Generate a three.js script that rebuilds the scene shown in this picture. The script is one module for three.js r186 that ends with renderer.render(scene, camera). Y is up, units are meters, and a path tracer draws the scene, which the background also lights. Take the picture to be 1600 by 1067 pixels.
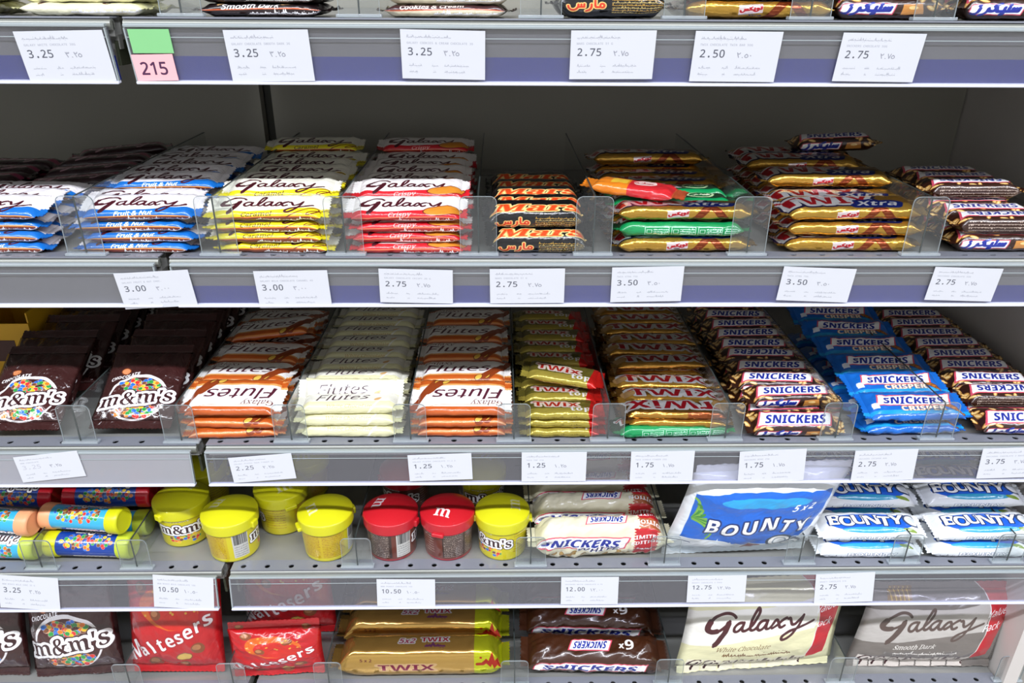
import * as THREE from 'three';
import { RoundedBoxGeometry } from 'three/addons/geometries/RoundedBoxGeometry.js';
import { mergeGeometries, mergeVertices } from 'three/addons/utils/BufferGeometryUtils.js';
import { ImprovedNoise } from 'three/addons/math/ImprovedNoise.js';
import { RectAreaLightUniformsLib } from 'three/addons/lights/RectAreaLightUniformsLib.js';

// ---------------------------------------------------------------- camera, light, exposure
const FOCAL = 1180, PITCH = 25 * Math.PI / 180, CAM = new THREE.Vector3(0, 1.25, 0.787);
const scene = new THREE.Scene();
scene.background = new THREE.Color(0x0a0a0a);
const camera = new THREE.PerspectiveCamera(2 * Math.atan(533.5 / FOCAL) * 180 / Math.PI, 1600 / 1067, 0.02, 30);
camera.position.copy(CAM);
camera.rotation.set(-PITCH, -0.019, 0.006, 'YXZ');
camera.updateMatrixWorld();
scene.add(camera);
const renderer = new THREE.WebGLRenderer({ antialias: true });
renderer.toneMapping = THREE.LinearToneMapping;
renderer.toneMappingExposure = 0.82;
renderer.shadowMap.enabled = true;
RectAreaLightUniformsLib.init();
const CEILING = 3.0;
const LAMPS = [[0.1, 1.6, 7.0, 0.10, 140]];       // x, z, length, width, radiance of each unseen ceiling line, placed from shelf shadows
for (const [x, z, l, w, i] of LAMPS) {
  const a = new THREE.RectAreaLight(0xf3f6ff, i, l, w);
  a.position.set(x, CEILING - 0.075, z); a.lookAt(x, 0, z); a.castShadow = true; scene.add(a);
}

// ---------------------------------------------------------------- helpers
const noise = new ImprovedNoise();
let seedState = 7;
const rnd = () => { seedState = (seedState * 1664525 + 1013904223) >>> 0; return seedState / 4294967296; };
const jit = (a) => (rnd() * 2 - 1) * a;
const names = {};
function numbered(n) { const k = names[n] = (names[n] ?? -1) + 1; return k ? n + '_' + String(k).padStart(3, '0') : n; }
function tag(o, label, category, group, kind) {
  o.userData.label = label; if (category) o.userData.category = category;
  if (group) o.userData.group = group; if (kind) o.userData.kind = kind; return o;
}
function thing(name, label, category, group, pos = [0, 0, 0]) {
  const o = new THREE.Group(); o.name = numbered(name); o.position.set(...pos); scene.add(o); return tag(o, label, category, group);
}
function part(name, geo, mat, parent) { const m = new THREE.Mesh(geo, mat); m.name = name; m.castShadow = m.receiveShadow = true; parent.add(m); return m; }
function box(x0, x1, y0, y1, z0, z1, r = 0) {
  const g = r ? new RoundedBoxGeometry(x1 - x0, y1 - y0, z1 - z0, 2, r) : new THREE.BoxGeometry(x1 - x0, y1 - y0, z1 - z0);
  return g.translate((x0 + x1) / 2, (y0 + y1) / 2, (z0 + z1) / 2);
}
function struct(name, geo, mat, label) { const m = part(name, geo, mat, scene); m.userData.kind = 'structure'; m.userData.label = label; m.userData.category = 'structure'; return m; }
function ray(px, py) { return new THREE.Vector3(px - 800, 533.5 - py, -FOCAL).applyQuaternion(camera.quaternion); }   // photo pixel -> direction
function onZ(px, py, z) { const d = ray(px, py); return d.multiplyScalar((z - CAM.z) / d.z).add(CAM); }
function onY(px, py, y) { const d = ray(px, py); return d.multiplyScalar((y - CAM.y) / d.y).add(CAM); }
const xAt = (px, py, z = -0.03) => onZ(px, py, z).x;

// ---------------------------------------------------------------- print: canvases, lettering, emblems
function canvas(w, h, fn) {
  const c = document.createElement('canvas'); c.width = w; c.height = h;
  const g = c.getContext('2d'); fn(g, w, h);
  const t = new THREE.CanvasTexture(c); t.colorSpace = THREE.SRGBColorSpace; t.anisotropy = 8; return t;
}
function text(g, s, x, y, size, o = {}) {
  g.save(); g.translate(x, y); if (o.rot) g.rotate(o.rot); g.transform(o.sx ?? 1, o.slope ?? 0, o.skew ?? 0, o.sy ?? 1, 0, 0);
  g.font = `${o.style ?? 'bold'} ${size}px ${o.family ?? 'sans-serif'}`; g.textAlign = o.align ?? 'center'; g.textBaseline = 'middle'; g.lineJoin = 'round';
  if (o.outer) { g.strokeStyle = o.outer; g.lineWidth = o.ow ?? size * 0.3; g.strokeText(s, 0, 0); }
  if (o.edge) { g.strokeStyle = o.edge; g.lineWidth = o.ew ?? size * 0.16; g.strokeText(s, 0, 0); }
  g.fillStyle = o.fill ?? '#000'; g.fillText(s, 0, 0); g.restore();
}
const GALAXY = new Path2D('M2.9 .75C2.6 .2 1.6 .3 .9 1C.1 1.8 .6 2.3 1.5 1.9C2 1.65 2.3 1.3 2.4 1.1C2.2 1.9 1.8 2.8 1.3 3.5M3.6 1.3C3 1.1 2.6 1.9 3 2.1C3.3 2.2 3.6 1.7 3.7 1.3C3.6 1.7 3.5 2.1 3.8 2.1C4.3 2.1 5.2 .6 5 .2C4.8 -.1 4.2 1.4 4.3 1.9C4.4 2.2 4.7 2.1 4.9 1.8M5.7 1.3C5.1 1.1 4.7 1.9 5.1 2.1C5.4 2.2 5.7 1.7 5.8 1.3C5.7 1.7 5.6 2.1 5.9 2.1C6.2 2.1 6.3 1.5 6.5 1.4C6.8 1.2 6.8 1.9 7 2.1C7.1 2.2 7.3 2.1 7.4 2M7.5 1.3C7 1.4 6.6 2.1 6.3 2.1M7.7 1.4C8 1.2 7.9 2 8.2 2C8.5 2 8.9 1.5 9.1 1.3C8.9 2 8.4 3 7.7 3.3C7.1 3.5 7.1 2.9 8 2.6C9 2.3 9.8 2.2 10.2 2');
function galaxy(g, x, y, w, h, col, lw = 0.24) {
  g.save(); g.translate(x, y); g.scale(w / 10.4, h / 3.6); g.strokeStyle = col; g.lineCap = 'round'; g.lineJoin = 'round';
  g.lineWidth = lw; g.stroke(GALAXY);
  g.lineWidth = lw * 1.9; g.stroke(new Path2D('M2.3 1.3C2.1 2 1.8 2.7 1.4 3.3M.75 1.15C.3 1.8 .6 2.2 1.3 1.95')); g.restore();
}
const ARABIC = {                                                   // right-to-left joined strokes, ten units wide
  snickers: ['M10 -.9L10 0L9.3 0L9.3 -.8L9.3 0L8.6 0L8.6 -.8L8.6 0L7.7 0L7.7 -1L7.7 0L6.7 0L6.7 -1L6.7 0L5.6 0C4.6 0 5.2 -1.2 4.3 -1.4L5.6 -2.1M4.4 -1.3C5 -.7 4.6 0 4 0C3.4 0 3.2 -.3 3.1 -.7C3.2 .5 2.6 1 1.9 1.2M1.2 -.7C1.3 .5 .7 1 0 1.2', [7.7, -1.7, 6.9, .8, 6.4, .8, 1, -1.5]],
  mars: ['M10 0C10.6 -1 9 -1.6 9 -.4C9 .3 9.9 .2 10 0M9 0L8 0C7.5 0 7.6 -1 7.6 -2.4M6.6 -.8C6.7 .6 6 1.1 5.2 1.3M4.6 -.9L4.6 0L3.8 0L3.8 -.8L3.8 0L3 0L3 -.8C3.1 1.2 .4 1.8 .2 -.3', []],
  twix: ['M10 -1L10 0L8.8 0C8.8 -1.4 7.6 -1.2 8 -.2C8.2 .1 8.6 0 8.7 -.1C8.6 .8 8 1.1 7.3 1.2M6.9 -1L6.9 0L5.8 0C4.8 0 5.4 -1.2 4.5 -1.4L5.8 -2.1M4.6 -1.3C5.2 -.7 4.8 0 4.2 0L3.5 0L3.5 -.8L3.5 0L2.8 0L2.8 -.8L2.8 0L2.1 0L2.1 -.8C2.2 1.2 .2 1.6 .1 -.2', [10.2, -1.8, 9.6, -1.8, 7, .8, 6.5, .8]],
};
function arabic(g, key, x, y, w, o = {}) {
  const [d, dots] = ARABIC[key]; g.save(); g.translate(x, y); g.transform(1, o.slope ?? 0, o.skew ?? 0, o.sy ?? 1, 0, 0); g.scale(w / 10, w / 10);
  g.lineCap = g.lineJoin = 'round'; const p = new Path2D(d);
  for (const [c, lw] of [[o.outer, (o.lw ?? 0.6) + 0.7], [o.fill ?? '#fff', o.lw ?? 0.6]]) {
    if (!c) continue; g.strokeStyle = g.fillStyle = c; g.lineWidth = lw; g.stroke(p);
    for (let i = 0; i < dots.length; i += 2) { g.beginPath(); g.arc(dots[i], dots[i + 1], lw * 0.55, 0, 7); g.fill(); }
  }
  g.restore();
}
function scribble(g, x, y, w, h, col, lw = 0.12) {                 // small joined print, too small to read
  g.save(); g.strokeStyle = g.fillStyle = col; g.lineWidth = h * lw * 1.6; g.lineCap = 'round'; let p = x;
  while (p < x + w) {
    const n = 2 + Math.floor(rnd() * 4); g.beginPath(); g.moveTo(p, y);
    for (let i = 0; i < n && p < x + w; i++) { const s = h * (0.3 + rnd() * 0.3); g.lineTo(p + s * 0.5, y - h * (rnd() < 0.3 ? 0.9 : 0.4) * rnd()); g.lineTo(p + s, y); p += s; if (rnd() < 0.5) { g.moveTo(p, y); g.fillRect(p - s * 0.6, y + (rnd() < 0.5 ? -h * 0.75 : h * 0.3), h * 0.16, h * 0.16); g.moveTo(p, y); } }
    g.stroke(); p += h * 0.3;
  }
  g.restore();
}
function wave(g, y0, amp, w, ybot, col, ph = 0) {
  g.fillStyle = col; g.beginPath(); g.moveTo(0, ybot); g.lineTo(0, y0 + amp * Math.sin(ph));
  for (let i = 0; i <= 24; i++) g.lineTo(w * i / 24, y0 + amp * Math.sin(ph + i / 24 * 5)); g.lineTo(w, ybot); g.fill();
}
function oval(g, x, y, a, b, r, c, e) { g.beginPath(); g.ellipse(x, y, a, b, r, 0, 7); g.fillStyle = c; g.fill(); if (e) { g.strokeStyle = e; g.lineWidth = Math.max(1, b * 0.25); g.stroke(); } }
function peanuts(g, x0, x1, y0, y1, n, s) { for (let i = 0; i < n; i++) { const x = x0 + (x1 - x0) * rnd(), y = y0 + (y1 - y0) * rnd(), r = rnd() * 3; oval(g, x, y, s * 1.7, s * 0.85, r, '#d9a95c', '#7a4a1a'); oval(g, x, y, s * 1.2, s * 0.3, r, '#f3d596'); } }
function sweets(g, cx, cy, rx, ry, n, s) { const C = ['#e2352c', '#f3c325', '#2f9b46', '#2b6fd0', '#ef7d22', '#7a4a2e']; for (let i = 0; i < n; i++) { const a = rnd() * 6.3, r = Math.sqrt(rnd()); oval(g, cx + Math.cos(a) * r * rx, cy + Math.sin(a) * r * ry, s, s * 0.8, 0, C[i % 6], 'rgba(255,255,255,.35)'); } }
function snickersLogo(g, x, y, w, h, o = {}) {
  g.save(); g.translate(x, y); g.transform(1, o.slope ?? 0, -0.28, 1, 0, 0);
  g.fillStyle = '#e0566c'; g.fillRect(-w / 2 - h * 0.1, -h * 0.6, w + h * 0.2, h * 1.2); g.fillStyle = '#fff'; g.fillRect(-w / 2, -h / 2, w, h); g.restore();
  text(g, 'SNICKERS', x, y + h * 0.04, h * 0.98, { fill: '#1f2f96', skew: -0.28, sx: w * 0.93 / (h * 0.98 * 5.1), slope: o.slope, edge: '#1f2f96', ew: h * 0.03 });
}
function bands(H, W) { const p = 2 * (H + W); return [W / p, (W + H) / p, (2 * W + H) / p]; }   // share of the wrap: end of top, of front, of underside

// ---------------------------------------------------------------- film shapes
function sectionAngles(a, b, e, n) {
  const N = 720, P = [], S = [0]; const at = (t) => [Math.sign(Math.cos(t)) * Math.abs(Math.cos(t)) ** (2 / e) * a, Math.sign(Math.sin(t)) * Math.abs(Math.sin(t)) ** (2 / e) * b];
  const t0 = Math.PI * 0.75;                                       // rear top corner, then over the top to the front
  for (let i = 0; i <= N; i++) { P.push(at(t0 - i / N * 2 * Math.PI)); if (i) S.push(S[i - 1] + Math.hypot(P[i][0] - P[i - 1][0], P[i][1] - P[i - 1][1])); }
  const out = []; let j = 0;
  for (let k = 0; k <= n; k++) { const s = S[N] * k / n; while (j < N && S[j + 1] < s) j++; const f = j < N ? (s - S[j]) / (S[j + 1] - S[j] || 1) : 0; const A = P[Math.min(j, N)], B = P[Math.min(j + 1, N)]; out.push([A[0] + (B[0] - A[0]) * f, A[1] + (B[1] - A[1]) * f]); }
  return out;
}
function grid(nu, nv, fn, flip) {                                  // fn(i, j) -> [x, y, z, u, v]
  const pos = [], uv = [], idx = [];
  for (let i = 0; i <= nu; i++) for (let j = 0; j <= nv; j++) { const p = fn(i / nu, j / nv, i, j); pos.push(p[0], p[1], p[2]); uv.push(p[3], p[4]); }
  for (let i = 0; i < nu; i++) for (let j = 0; j < nv; j++) { const a = i * (nv + 1) + j, b = a + nv + 1; flip ? idx.push(a, b, a + 1, b, b + 1, a + 1) : idx.push(a, a + 1, b, b, a + 1, b + 1); }
  const g = new THREE.BufferGeometry(); g.setAttribute('position', new THREE.Float32BufferAttribute(pos, 3)); g.setAttribute('uv', new THREE.Float32BufferAttribute(uv, 2)); g.setIndex(idx); return g;
}
// a flow-wrapped bar lying along x, base at y = 0: [body, seal at -x, seal at +x]
function barGeo({ L, W, H, e = 3.2, end = 0.013, seal = 0.009, crumple = 0.0006, seed = 1, nu = 34, nv = 28, dents = 0 }) {
  const half = L / 2 - seal, sec = sectionAngles(W / 2, H / 2, e, nv), sd = seed * 13.7;
  const xs = []; for (let i = 0; i <= nu; i++) { const t = i / nu * 2 - 1; xs.push(Math.sign(t) * Math.abs(t) ** 0.72 * half); }
  const body = grid(nu, nv, (_a, b, i, j) => {
    const x = xs[i], t = Math.min(1, (half - Math.abs(x)) / end), s = Math.sin(t * Math.PI / 2) ** 0.75, jj = j === nv ? 0 : j;
    let [z, y] = sec[jj]; const an = Math.atan2(y * W / H, z), side = Math.sign(x) || 1;
    const c = crumple * noise.noise(x * 70 + sd, Math.cos(an) * 1.6 + 4, Math.sin(an) * 1.6 + sd) * 1.6 + crumple * 1.1 * noise.noise(x * 210, Math.cos(an) * 4 + sd, Math.sin(an) * 4);
    const fold = (1 - t) * t * 4 * crumple * 1.8 * noise.noise(Math.cos(an) * 7 + sd, Math.sin(an) * 7, side * 3 + sd) * 2;
    const dent = dents * Math.max(0, noise.noise(x * 25 + sd * 2, sd, 1.5)) * (y > 0 ? 1 : 0) * t;
    const k = 1 + (c + fold) / (H / 2);
    return [x, H / 2 + y * k * (0.04 + 0.96 * s) - dent, z * (1 + (c + fold) / (W / 2)) * (1.0 - 0.05 * s + 0.03 * (1 - s)), (x + L / 2) / L, 1 - b];
  });
  const bg = smooth(body);
  const [pt] = bands(H, W); const nz = 16, nx = 5;
  const sealGeo = (sg) => {
    const sheet = (dy, fl) => grid(nx, nz, (a, b, i, j) => {
      const z = (b - 0.5) * W * 0.88, x = half - 0.0006 + a * (seal + (i === nx ? (j % 2 ? -0.0009 : 0.0009) : 0));
      const curl = a * a * 0.0022 * noise.noise(z * 60 + sd, sg * 5 + sd, 2) * 2.2;
      return [sg * x, H / 2 + dy + (i % 2 ? 0.0004 : -0.0004) + curl, z, (sg * x + L / 2) / L, 1 - pt * b];
    }, fl);
    const g = mergeGeometries([sheet(0.0003, sg < 0), sheet(-0.0003, sg > 0)]); g.computeVertexNormals(); return g;
  };
  return { body: bg, seals: [sealGeo(-1), sealGeo(1)] };
}
function smooth(g) {                                               // normals that run across the texture seam
  g.computeVertexNormals(); const p = g.attributes.position, n = g.attributes.normal, m = new Map();
  const key = (i) => `${Math.round(p.getX(i) * 2e5)},${Math.round(p.getY(i) * 2e5)},${Math.round(p.getZ(i) * 2e5)}`;
  for (let i = 0; i < p.count; i++) { const k = key(i), v = m.get(k) ?? new THREE.Vector3(); v.x += n.getX(i); v.y += n.getY(i); v.z += n.getZ(i); m.set(k, v); }
  for (let i = 0; i < p.count; i++) { const v = m.get(key(i)), l = v.length() || 1; n.setXYZ(i, v.x / l, v.y / l, v.z / l); } return g;
}
// an upright pillow bag in the xy plane facing +z, base at y = 0: [body, bottom seal, top seal]
function bagGeo({ W, H, D, seal = 0.012, seed = 1, nu = 30, nv = 34, crumple = 0.0018, flat = 1.1, skewTop = 0 }) {
  const sd = seed * 9.3, y0 = seal, y1 = H - seal;
  const side = (sg) => grid(nu, nv, (a, b) => {
    const sx = a * 2 - 1, sy = b * 2 - 1, px = 1 - Math.abs(sx) ** 2.6, py = 1 - Math.abs(sy) ** (2.4 * flat);
    const swell = (Math.max(0, px) ** 0.62) * (Math.max(0, py) ** 0.7);
    const rim = Math.min(1, px * 3) * Math.min(1, py * 4);
    const cr = crumple * rim * (noise.noise(sx * 3 + sd, sy * 2.5, sg) * 1.3 + noise.noise(sx * 9 + sd, sy * 6, sg * 3) * 0.6 + (1 - py) * 1.6 * noise.noise(sx * 11 + sd, sy * 1.5, sg));
    const narrow = 1 - 0.07 * swell * Math.abs(sx) - 0.03 * (1 - sy * sy);
    return [sx * W / 2 * narrow + skewTop * b, y0 + (y1 - y0) * b, sg * (D / 2 * swell * (sg > 0 ? 1.1 : 0.9)) + cr, sg > 0 ? a : 0.01 + 0.02 * a, (y0 + (y1 - y0) * b) / H];
  }, sg < 0 ? false : true);
  const body = smooth(mergeGeometries([side(1), side(-1)]));
  const strip = (top) => {
    const nx = 40, ny = 5, sheet = (dz, fl) => grid(nx, ny, (a, b, i, j) => {
      const x = (a - 0.5) * W * 0.97, yy = top ? y1 - 0.0008 + b * (seal + 0.0008 + (j === ny ? (i % 2 ? 0 : -0.0012) : 0)) : y0 + 0.0008 - b * (seal + 0.0008 - (j === ny ? (i % 2 ? 0 : 0.0012) : 0));
      return [x + skewTop * (top ? 1 : 0), yy, dz + (j % 2 ? 0.0005 : -0.0005) + b * 0.003 * noise.noise(x * 40 + sd, top * 3, 1), a, yy / H];
    }, fl);
    const g = mergeGeometries([sheet(0.0003, top), sheet(-0.0003, !top)]); g.computeVertexNormals(); return g;
  };
  return { body, seals: [strip(0), strip(1)] };
}
// ---------------------------------------------------------------- materials
function noiseTexture(n, fn) {
  const d = new Uint8Array(n * n * 4);
  for (let y = 0; y < n; y++) for (let x = 0; x < n; x++) { const v = Math.max(0, Math.min(255, fn(x, y))); d.set([v, v, v, 255], (y * n + x) * 4); }
  const t = new THREE.DataTexture(d, n, n); t.wrapS = t.wrapT = THREE.RepeatWrapping; t.magFilter = THREE.LinearFilter; t.minFilter = THREE.LinearMipmapLinearFilter; t.generateMipmaps = true; t.needsUpdate = true; return t;
}
const crinkle = noiseTexture(256, (x, y) => { const a = x / 256 * 6.2832, b = y / 256 * 6.2832; const n = (s, k) => noise.noise(Math.cos(a) * s + k, Math.sin(a) * s + Math.cos(b) * s, Math.sin(b) * s + k); return 128 + 150 * n(1.6, 3) * 0.7 + 90 * Math.abs(n(3.5, 8)) + 30 * n(8, 1); });
const mottle = noiseTexture(256, (x, y) => { const a = x / 256 * 6.2832, b = y / 256 * 6.2832; return 205 + 40 * noise.noise(Math.cos(a) * 2, Math.sin(a) * 2 + Math.cos(b) * 2, Math.sin(b) * 2) + 25 * noise.noise(Math.cos(a) * 9, Math.sin(a) * 9 + Math.cos(b) * 9, Math.sin(b) * 9); });
const film = (map, o = {}) => new THREE.MeshPhysicalMaterial({ map, roughness: 0.32, clearcoat: 0.7, clearcoatRoughness: 0.12, bumpMap: crinkle, bumpScale: 0.0009, side: THREE.DoubleSide, ...o });
const foil = (map, o = {}) => film(map, { metalness: 0.8, roughness: 0.25, clearcoat: 0.3, bumpScale: 0.0008, ...o });
const std = (color, o = {}) => new THREE.MeshPhysicalMaterial({ color, roughness: 0.5, ...o });
const M = {
  steel: std(0x9d9d98, { roughness: 0.42, metalness: 0.25, roughnessMap: mottle }),
  nose: std(0x8b8d86, { roughness: 0.38, metalness: 0.35 }),
  deck: std(0x93938f, { roughness: 0.4, metalness: 0.2, roughnessMap: mottle }),
  strip: std(0x83868f, { roughness: 0.25, clearcoat: 0.5 }),
  panel: std(0x9a978b, { roughness: 0.62, roughnessMap: mottle }),
  endPanel: std(0xd6d0ca, { roughness: 0.55, roughnessMap: mottle }),
  upright: std(0x4f4f48, { roughness: 0.6, metalness: 0.3 }),
  bracket: std(0x4c5140, { roughness: 0.45, metalness: 0.5 }),
  blue: std(0x0f1f72, { roughness: 0.35 }),
  grey: std(0x5a5b62, { roughness: 0.4 }),
  clear: new THREE.MeshPhysicalMaterial({ color: 0xffffff, roughness: 0.06, transmission: 0.97, thickness: 0, ior: 1.49, side: THREE.DoubleSide }),
  milky: new THREE.MeshPhysicalMaterial({ color: 0xf2f2f8, roughness: 0.06, transmission: 0.94, thickness: 0, ior: 1.49, side: THREE.DoubleSide }),
  frosted: new THREE.MeshPhysicalMaterial({ color: 0xd0d0d6, roughness: 0.2, transmission: 0.55, thickness: 0, ior: 1.49, side: THREE.DoubleSide }),
  lipEdge: std(0xdfe2f2, { roughness: 0.25, clearcoat: 0.4 }),
  acrylic: new THREE.MeshPhysicalMaterial({ color: 0xf6f8f8, roughness: 0.04, transmission: 0.975, thickness: 0, ior: 1.49, side: THREE.DoubleSide }),
  darkenedEdge: std(0x39403f, { roughness: 0.3 }),  // dark tone painted in for light bent inside the clear edge
  lipRim: std(0x9fa8aa, { roughness: 0.25 }),
  foot: new THREE.MeshPhysicalMaterial({ color: 0xe6ecf0, roughness: 0.12, transmission: 0.7, thickness: 0, side: THREE.DoubleSide }),
  floor: std(0xa19e97, { roughness: 0.35, roughnessMap: mottle }),
  white: std(0xb6b5b1, { roughness: 0.8 }),
  lamp: new THREE.MeshStandardMaterial({ color: 0xffffff, emissive: 0xf3f6ff, emissiveIntensity: 6 }),
};

// ---------------------------------------------------------------- the room (out of view, tones set for bounced light) and the shelving unit
struct('floor', box(-4, 4, -0.06, 0, -1.2, 3.4), M.floor, 'pale polished aisle floor in front of the shelving');
struct('ceiling', box(-4, 4, CEILING, CEILING + 0.06, -1.2, 3.4), M.white, 'white ceiling above the aisle');
struct('wall_back', box(-4, 4, 0, CEILING, -1.2, -1.1), M.white, 'pale wall behind the shelving');
struct('wall_front', box(-4, 4, 0, CEILING, 3.3, 3.4), M.white, 'pale unseen wall across the aisle, placed to bounce light onto the shelves');  // out of view; plain surface bouncing light onto the shelf fronts
struct('wall_left', box(-4, -3.9, 0, CEILING, -1.1, 3.3), M.white, 'pale wall at one end of the aisle');
struct('wall_right', box(3.9, 4, 0, CEILING, -1.1, 3.3), M.white, 'pale wall at the other end of the aisle');
LAMPS.forEach(([x, z, l, w]) => {
  const t = thing('ceiling_light', 'white linear ceiling light out of view along the aisle, lighting the shelf fronts', 'light', null, [x, CEILING, z]);  // out of view; set where it lights the front rows of each shelf
  part('housing', box(-l / 2, l / 2, -0.06, 0, -w / 2 - 0.02, w / 2 + 0.02), M.white, t);
  part('diffuser', box(-l / 2, l / 2, -0.07, -0.06, -w / 2, w / 2), M.lamp, t);
});
const GAP = (onZ(188, 88, 0).x + onZ(262, 440, 0).x + onZ(318, 725, 0).x + onZ(357, 920, 0).x) / 4, LEFT = -1.5, RIGHT = onZ(1497, 195, -0.455).x, BACK = -0.455;
struct('panel_back', box(LEFT, GAP - 0.009, 0, 1.75, BACK - 0.02, BACK), M.panel, 'dark grey steel back panel behind the fruit and nut bars');
struct('panel_back_001', box(GAP + 0.009, RIGHT, 0, 1.75, BACK - 0.02, BACK), M.panel, 'dark grey steel back panel behind the gold and black bars');
const up = thing('shelf_upright', 'dark steel upright between the two back panels', 'upright', null, [GAP, 0, BACK - 0.03]);
part('post', box(-0.02, 0.02, 0, 1.75, -0.03, 0), M.upright, up); part('flange', box(-0.0245, -0.02, 0, 1.75, -0.03, 0.006), M.upright, up); part('flange', box(0.02, 0.0245, 0, 1.75, -0.03, 0.006), M.upright, up);
struct('panel_end', box(RIGHT + 0.004, RIGHT + 0.024, 0, 1.75, BACK - 0.02, -0.002), M.endPanel, 'pale grey end panel closing the shelving');

// photo rows of the price rails: top, bottom, lean in degrees (positive: foot set back)
const RAILS = [[39, 128, 9], [411, 474, 5], [702, 752, -3], [897, 945, -10]];
const NTH = ['first', 'second', 'third', 'fourth', 'fifth'];
const ON = ['top', 'second', 'third', 'fourth', 'lowest'];
const DECK = [39, 411, 702, 897, 1084].map((yt) => onZ(800, yt, 0.002).y + 0.0055);
const railFrame = RAILS.map(([yt, yb, lean]) => {
  const top = onZ(800, yt, lean < 0 ? 0.010 : 0.005), t = lean * Math.PI / 180, d = new THREE.Vector3(0, -Math.cos(t), -Math.sin(t)), n = new THREE.Vector3(0, -Math.sin(t), Math.cos(t));
  const r = ray(800, yb), k = n.dot(top.clone().sub(CAM)) / n.dot(r), b = r.multiplyScalar(k).add(CAM);
  return { top, d, n, h: b.distanceTo(top), t };
});
const holeShape = (x0, x1) => {
  const s = new THREE.Shape([[x0, 0], [x1, 0], [x1, 0.0195], [x0, 0.0195]].map(([x, y]) => new THREE.Vector2(x, y)));
  for (let x = Math.ceil(x0 / 0.032) * 0.032 + 0.008; x < x1 - 0.006; x += 0.032) { const h = new THREE.Path(); h.absarc(x, 0.0075, 0.0036, 0, 6.2832, true); s.holes.push(h); }
  return new THREE.ExtrudeGeometry(s, { depth: 0.0015, bevelEnabled: false, curveSegments: 8 }).rotateX(-Math.PI / 2);
};
for (let r = 0; r < 5; r++) for (const m of [0, 1]) {
  const x0 = m ? GAP + 0.006 : LEFT, x1 = m ? RIGHT : GAP - 0.006, y = DECK[r];
  const s = thing('shelf', `${ON[r]} grey steel shelf ${m ? 'reaching the end panel' : 'on the far side of the upright'}`, 'shelf', null, [0, y, 0]);
  part('deck', box(x0, x1, -0.018, -0.0045, BACK + 0.004, -0.0228), M.deck, s);
  part('deck_top', box(x0, x1, -0.0045, -0.001, BACK + 0.004, -0.023), M.deck, s);
  const st = part('perforated_strip', holeShape(x0, x1), M.strip, s); st.position.set(0, -0.0017, -0.0035);
  part('channel_floor', box(x0, x1, -0.018, -0.0165, -0.0228, -0.0075), M.deck, s);
  part('channel_front', box(x0, x1, -0.0165, -0.004, -0.009, -0.0075), M.deck, s);
  const nose = new THREE.CylinderGeometry(0.0052, 0.0052, x1 - x0, 14).rotateZ(Math.PI / 2).translate((x0 + x1) / 2, -0.0072, -0.0066); part('front_edge', nose, M.nose, s);
  part('apron', box(x0, x1, r > 1 ? -0.021 : -0.03, -0.018, -0.022, -0.014), M.steel, s);
  const br = part('bracket', box(0, 0.003, -0.045, -0.022, BACK + 0.01, -0.012), M.bracket, s); br.position.x = m ? x0 + 0.001 : x1 - 0.004;
  if (r === 4) part('kick_plate', box(x0, x1, -y, -0.03, -0.06, -0.05), M.steel, s);
}
RAILS.forEach((_r, r) => {
  for (const m of [0, 1]) {
    const f = railFrame[r], x0 = m ? GAP + 0.009 : LEFT, x1 = m ? RIGHT : GAP - 0.008, h = f.h;
    const t = thing('price_rail', `${r < 2 ? 'clear price rail with ' + (r === 1 && !m ? 'plain grey' : 'blue') + ' backing' : 'see-through price rail'} on the ${ON[r]} shelf ${m ? 'beside the end panel' : 'beyond the upright'}`, 'price rail', null, [0, f.top.y, f.top.z]);
    t.rotation.x = f.t;                                            // local -y runs down the rail, +z faces the aisle
    part('cover', box(x0, x1, -h, -0.001, 0, 0.0012), r < 2 ? M.clear : r === 2 ? (m ? M.milky : M.frosted) : M.milky, t);
    part('ledge', box(x0, x1, -0.0035, -0.0005, -0.004, 0.002, 0.0008), M.lipRim, t);
    part('bottom_lip', box(x0, x1, -h - 0.0028, -h, -0.003, 0.0042, 0.001), M.lipEdge, t);
    if (r < 2) {
      part('backing', box(x0, x1, -h * 0.57, -0.004, -0.004, -0.002), M.grey, t);
      part('insert_strip', box(x0, x1, -h, -h * 0.57, -0.004, -0.002), r === 1 && !m ? M.grey : M.blue, t);
    }
    part('groove', box(x0, x1, -h * 0.24, -h * 0.225, 0.0012, 0.0018), M.lipRim, t);
    part('end_edge', box(m ? x0 : x1 - 0.0014, m ? x0 + 0.0014 : x1, -h, -0.004, -0.001, 0.0022), M.lipRim, t);
  }
});

// ---------------------------------------------------------------- price tags
const EASTERN = { 0: 'M0 -.3L.05 -.25', 1: 'M-.15 -.7L.1 0', 2: 'M-.2 -.7C-.1 -.5 .2 -.4 .25 -.7M-.2 -.7L.05 0', 3: 'M-.25 -.7C-.2 -.5 0 -.5 0 -.7C0 -.5 .2 -.5 .25 -.7M-.25 -.7L0 0', 5: 'M0 -.5C-.35 -.3 -.3 0 0 0C.3 0 .35 -.3 0 -.5', 7: 'M-.25 -.7L0 0L.25 -.7', '.': 'M0 0L.05 .02' };
function eastern(g, s, x, y, size, col) { g.save(); g.strokeStyle = col; g.lineCap = g.lineJoin = 'round'; [...s].forEach((c, i) => { g.save(); g.translate(x + i * size * 0.62, y); g.scale(size, size); g.lineWidth = 0.13; g.stroke(new Path2D(EASTERN[c] ?? EASTERN[0])); g.restore(); }); g.restore(); }
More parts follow.
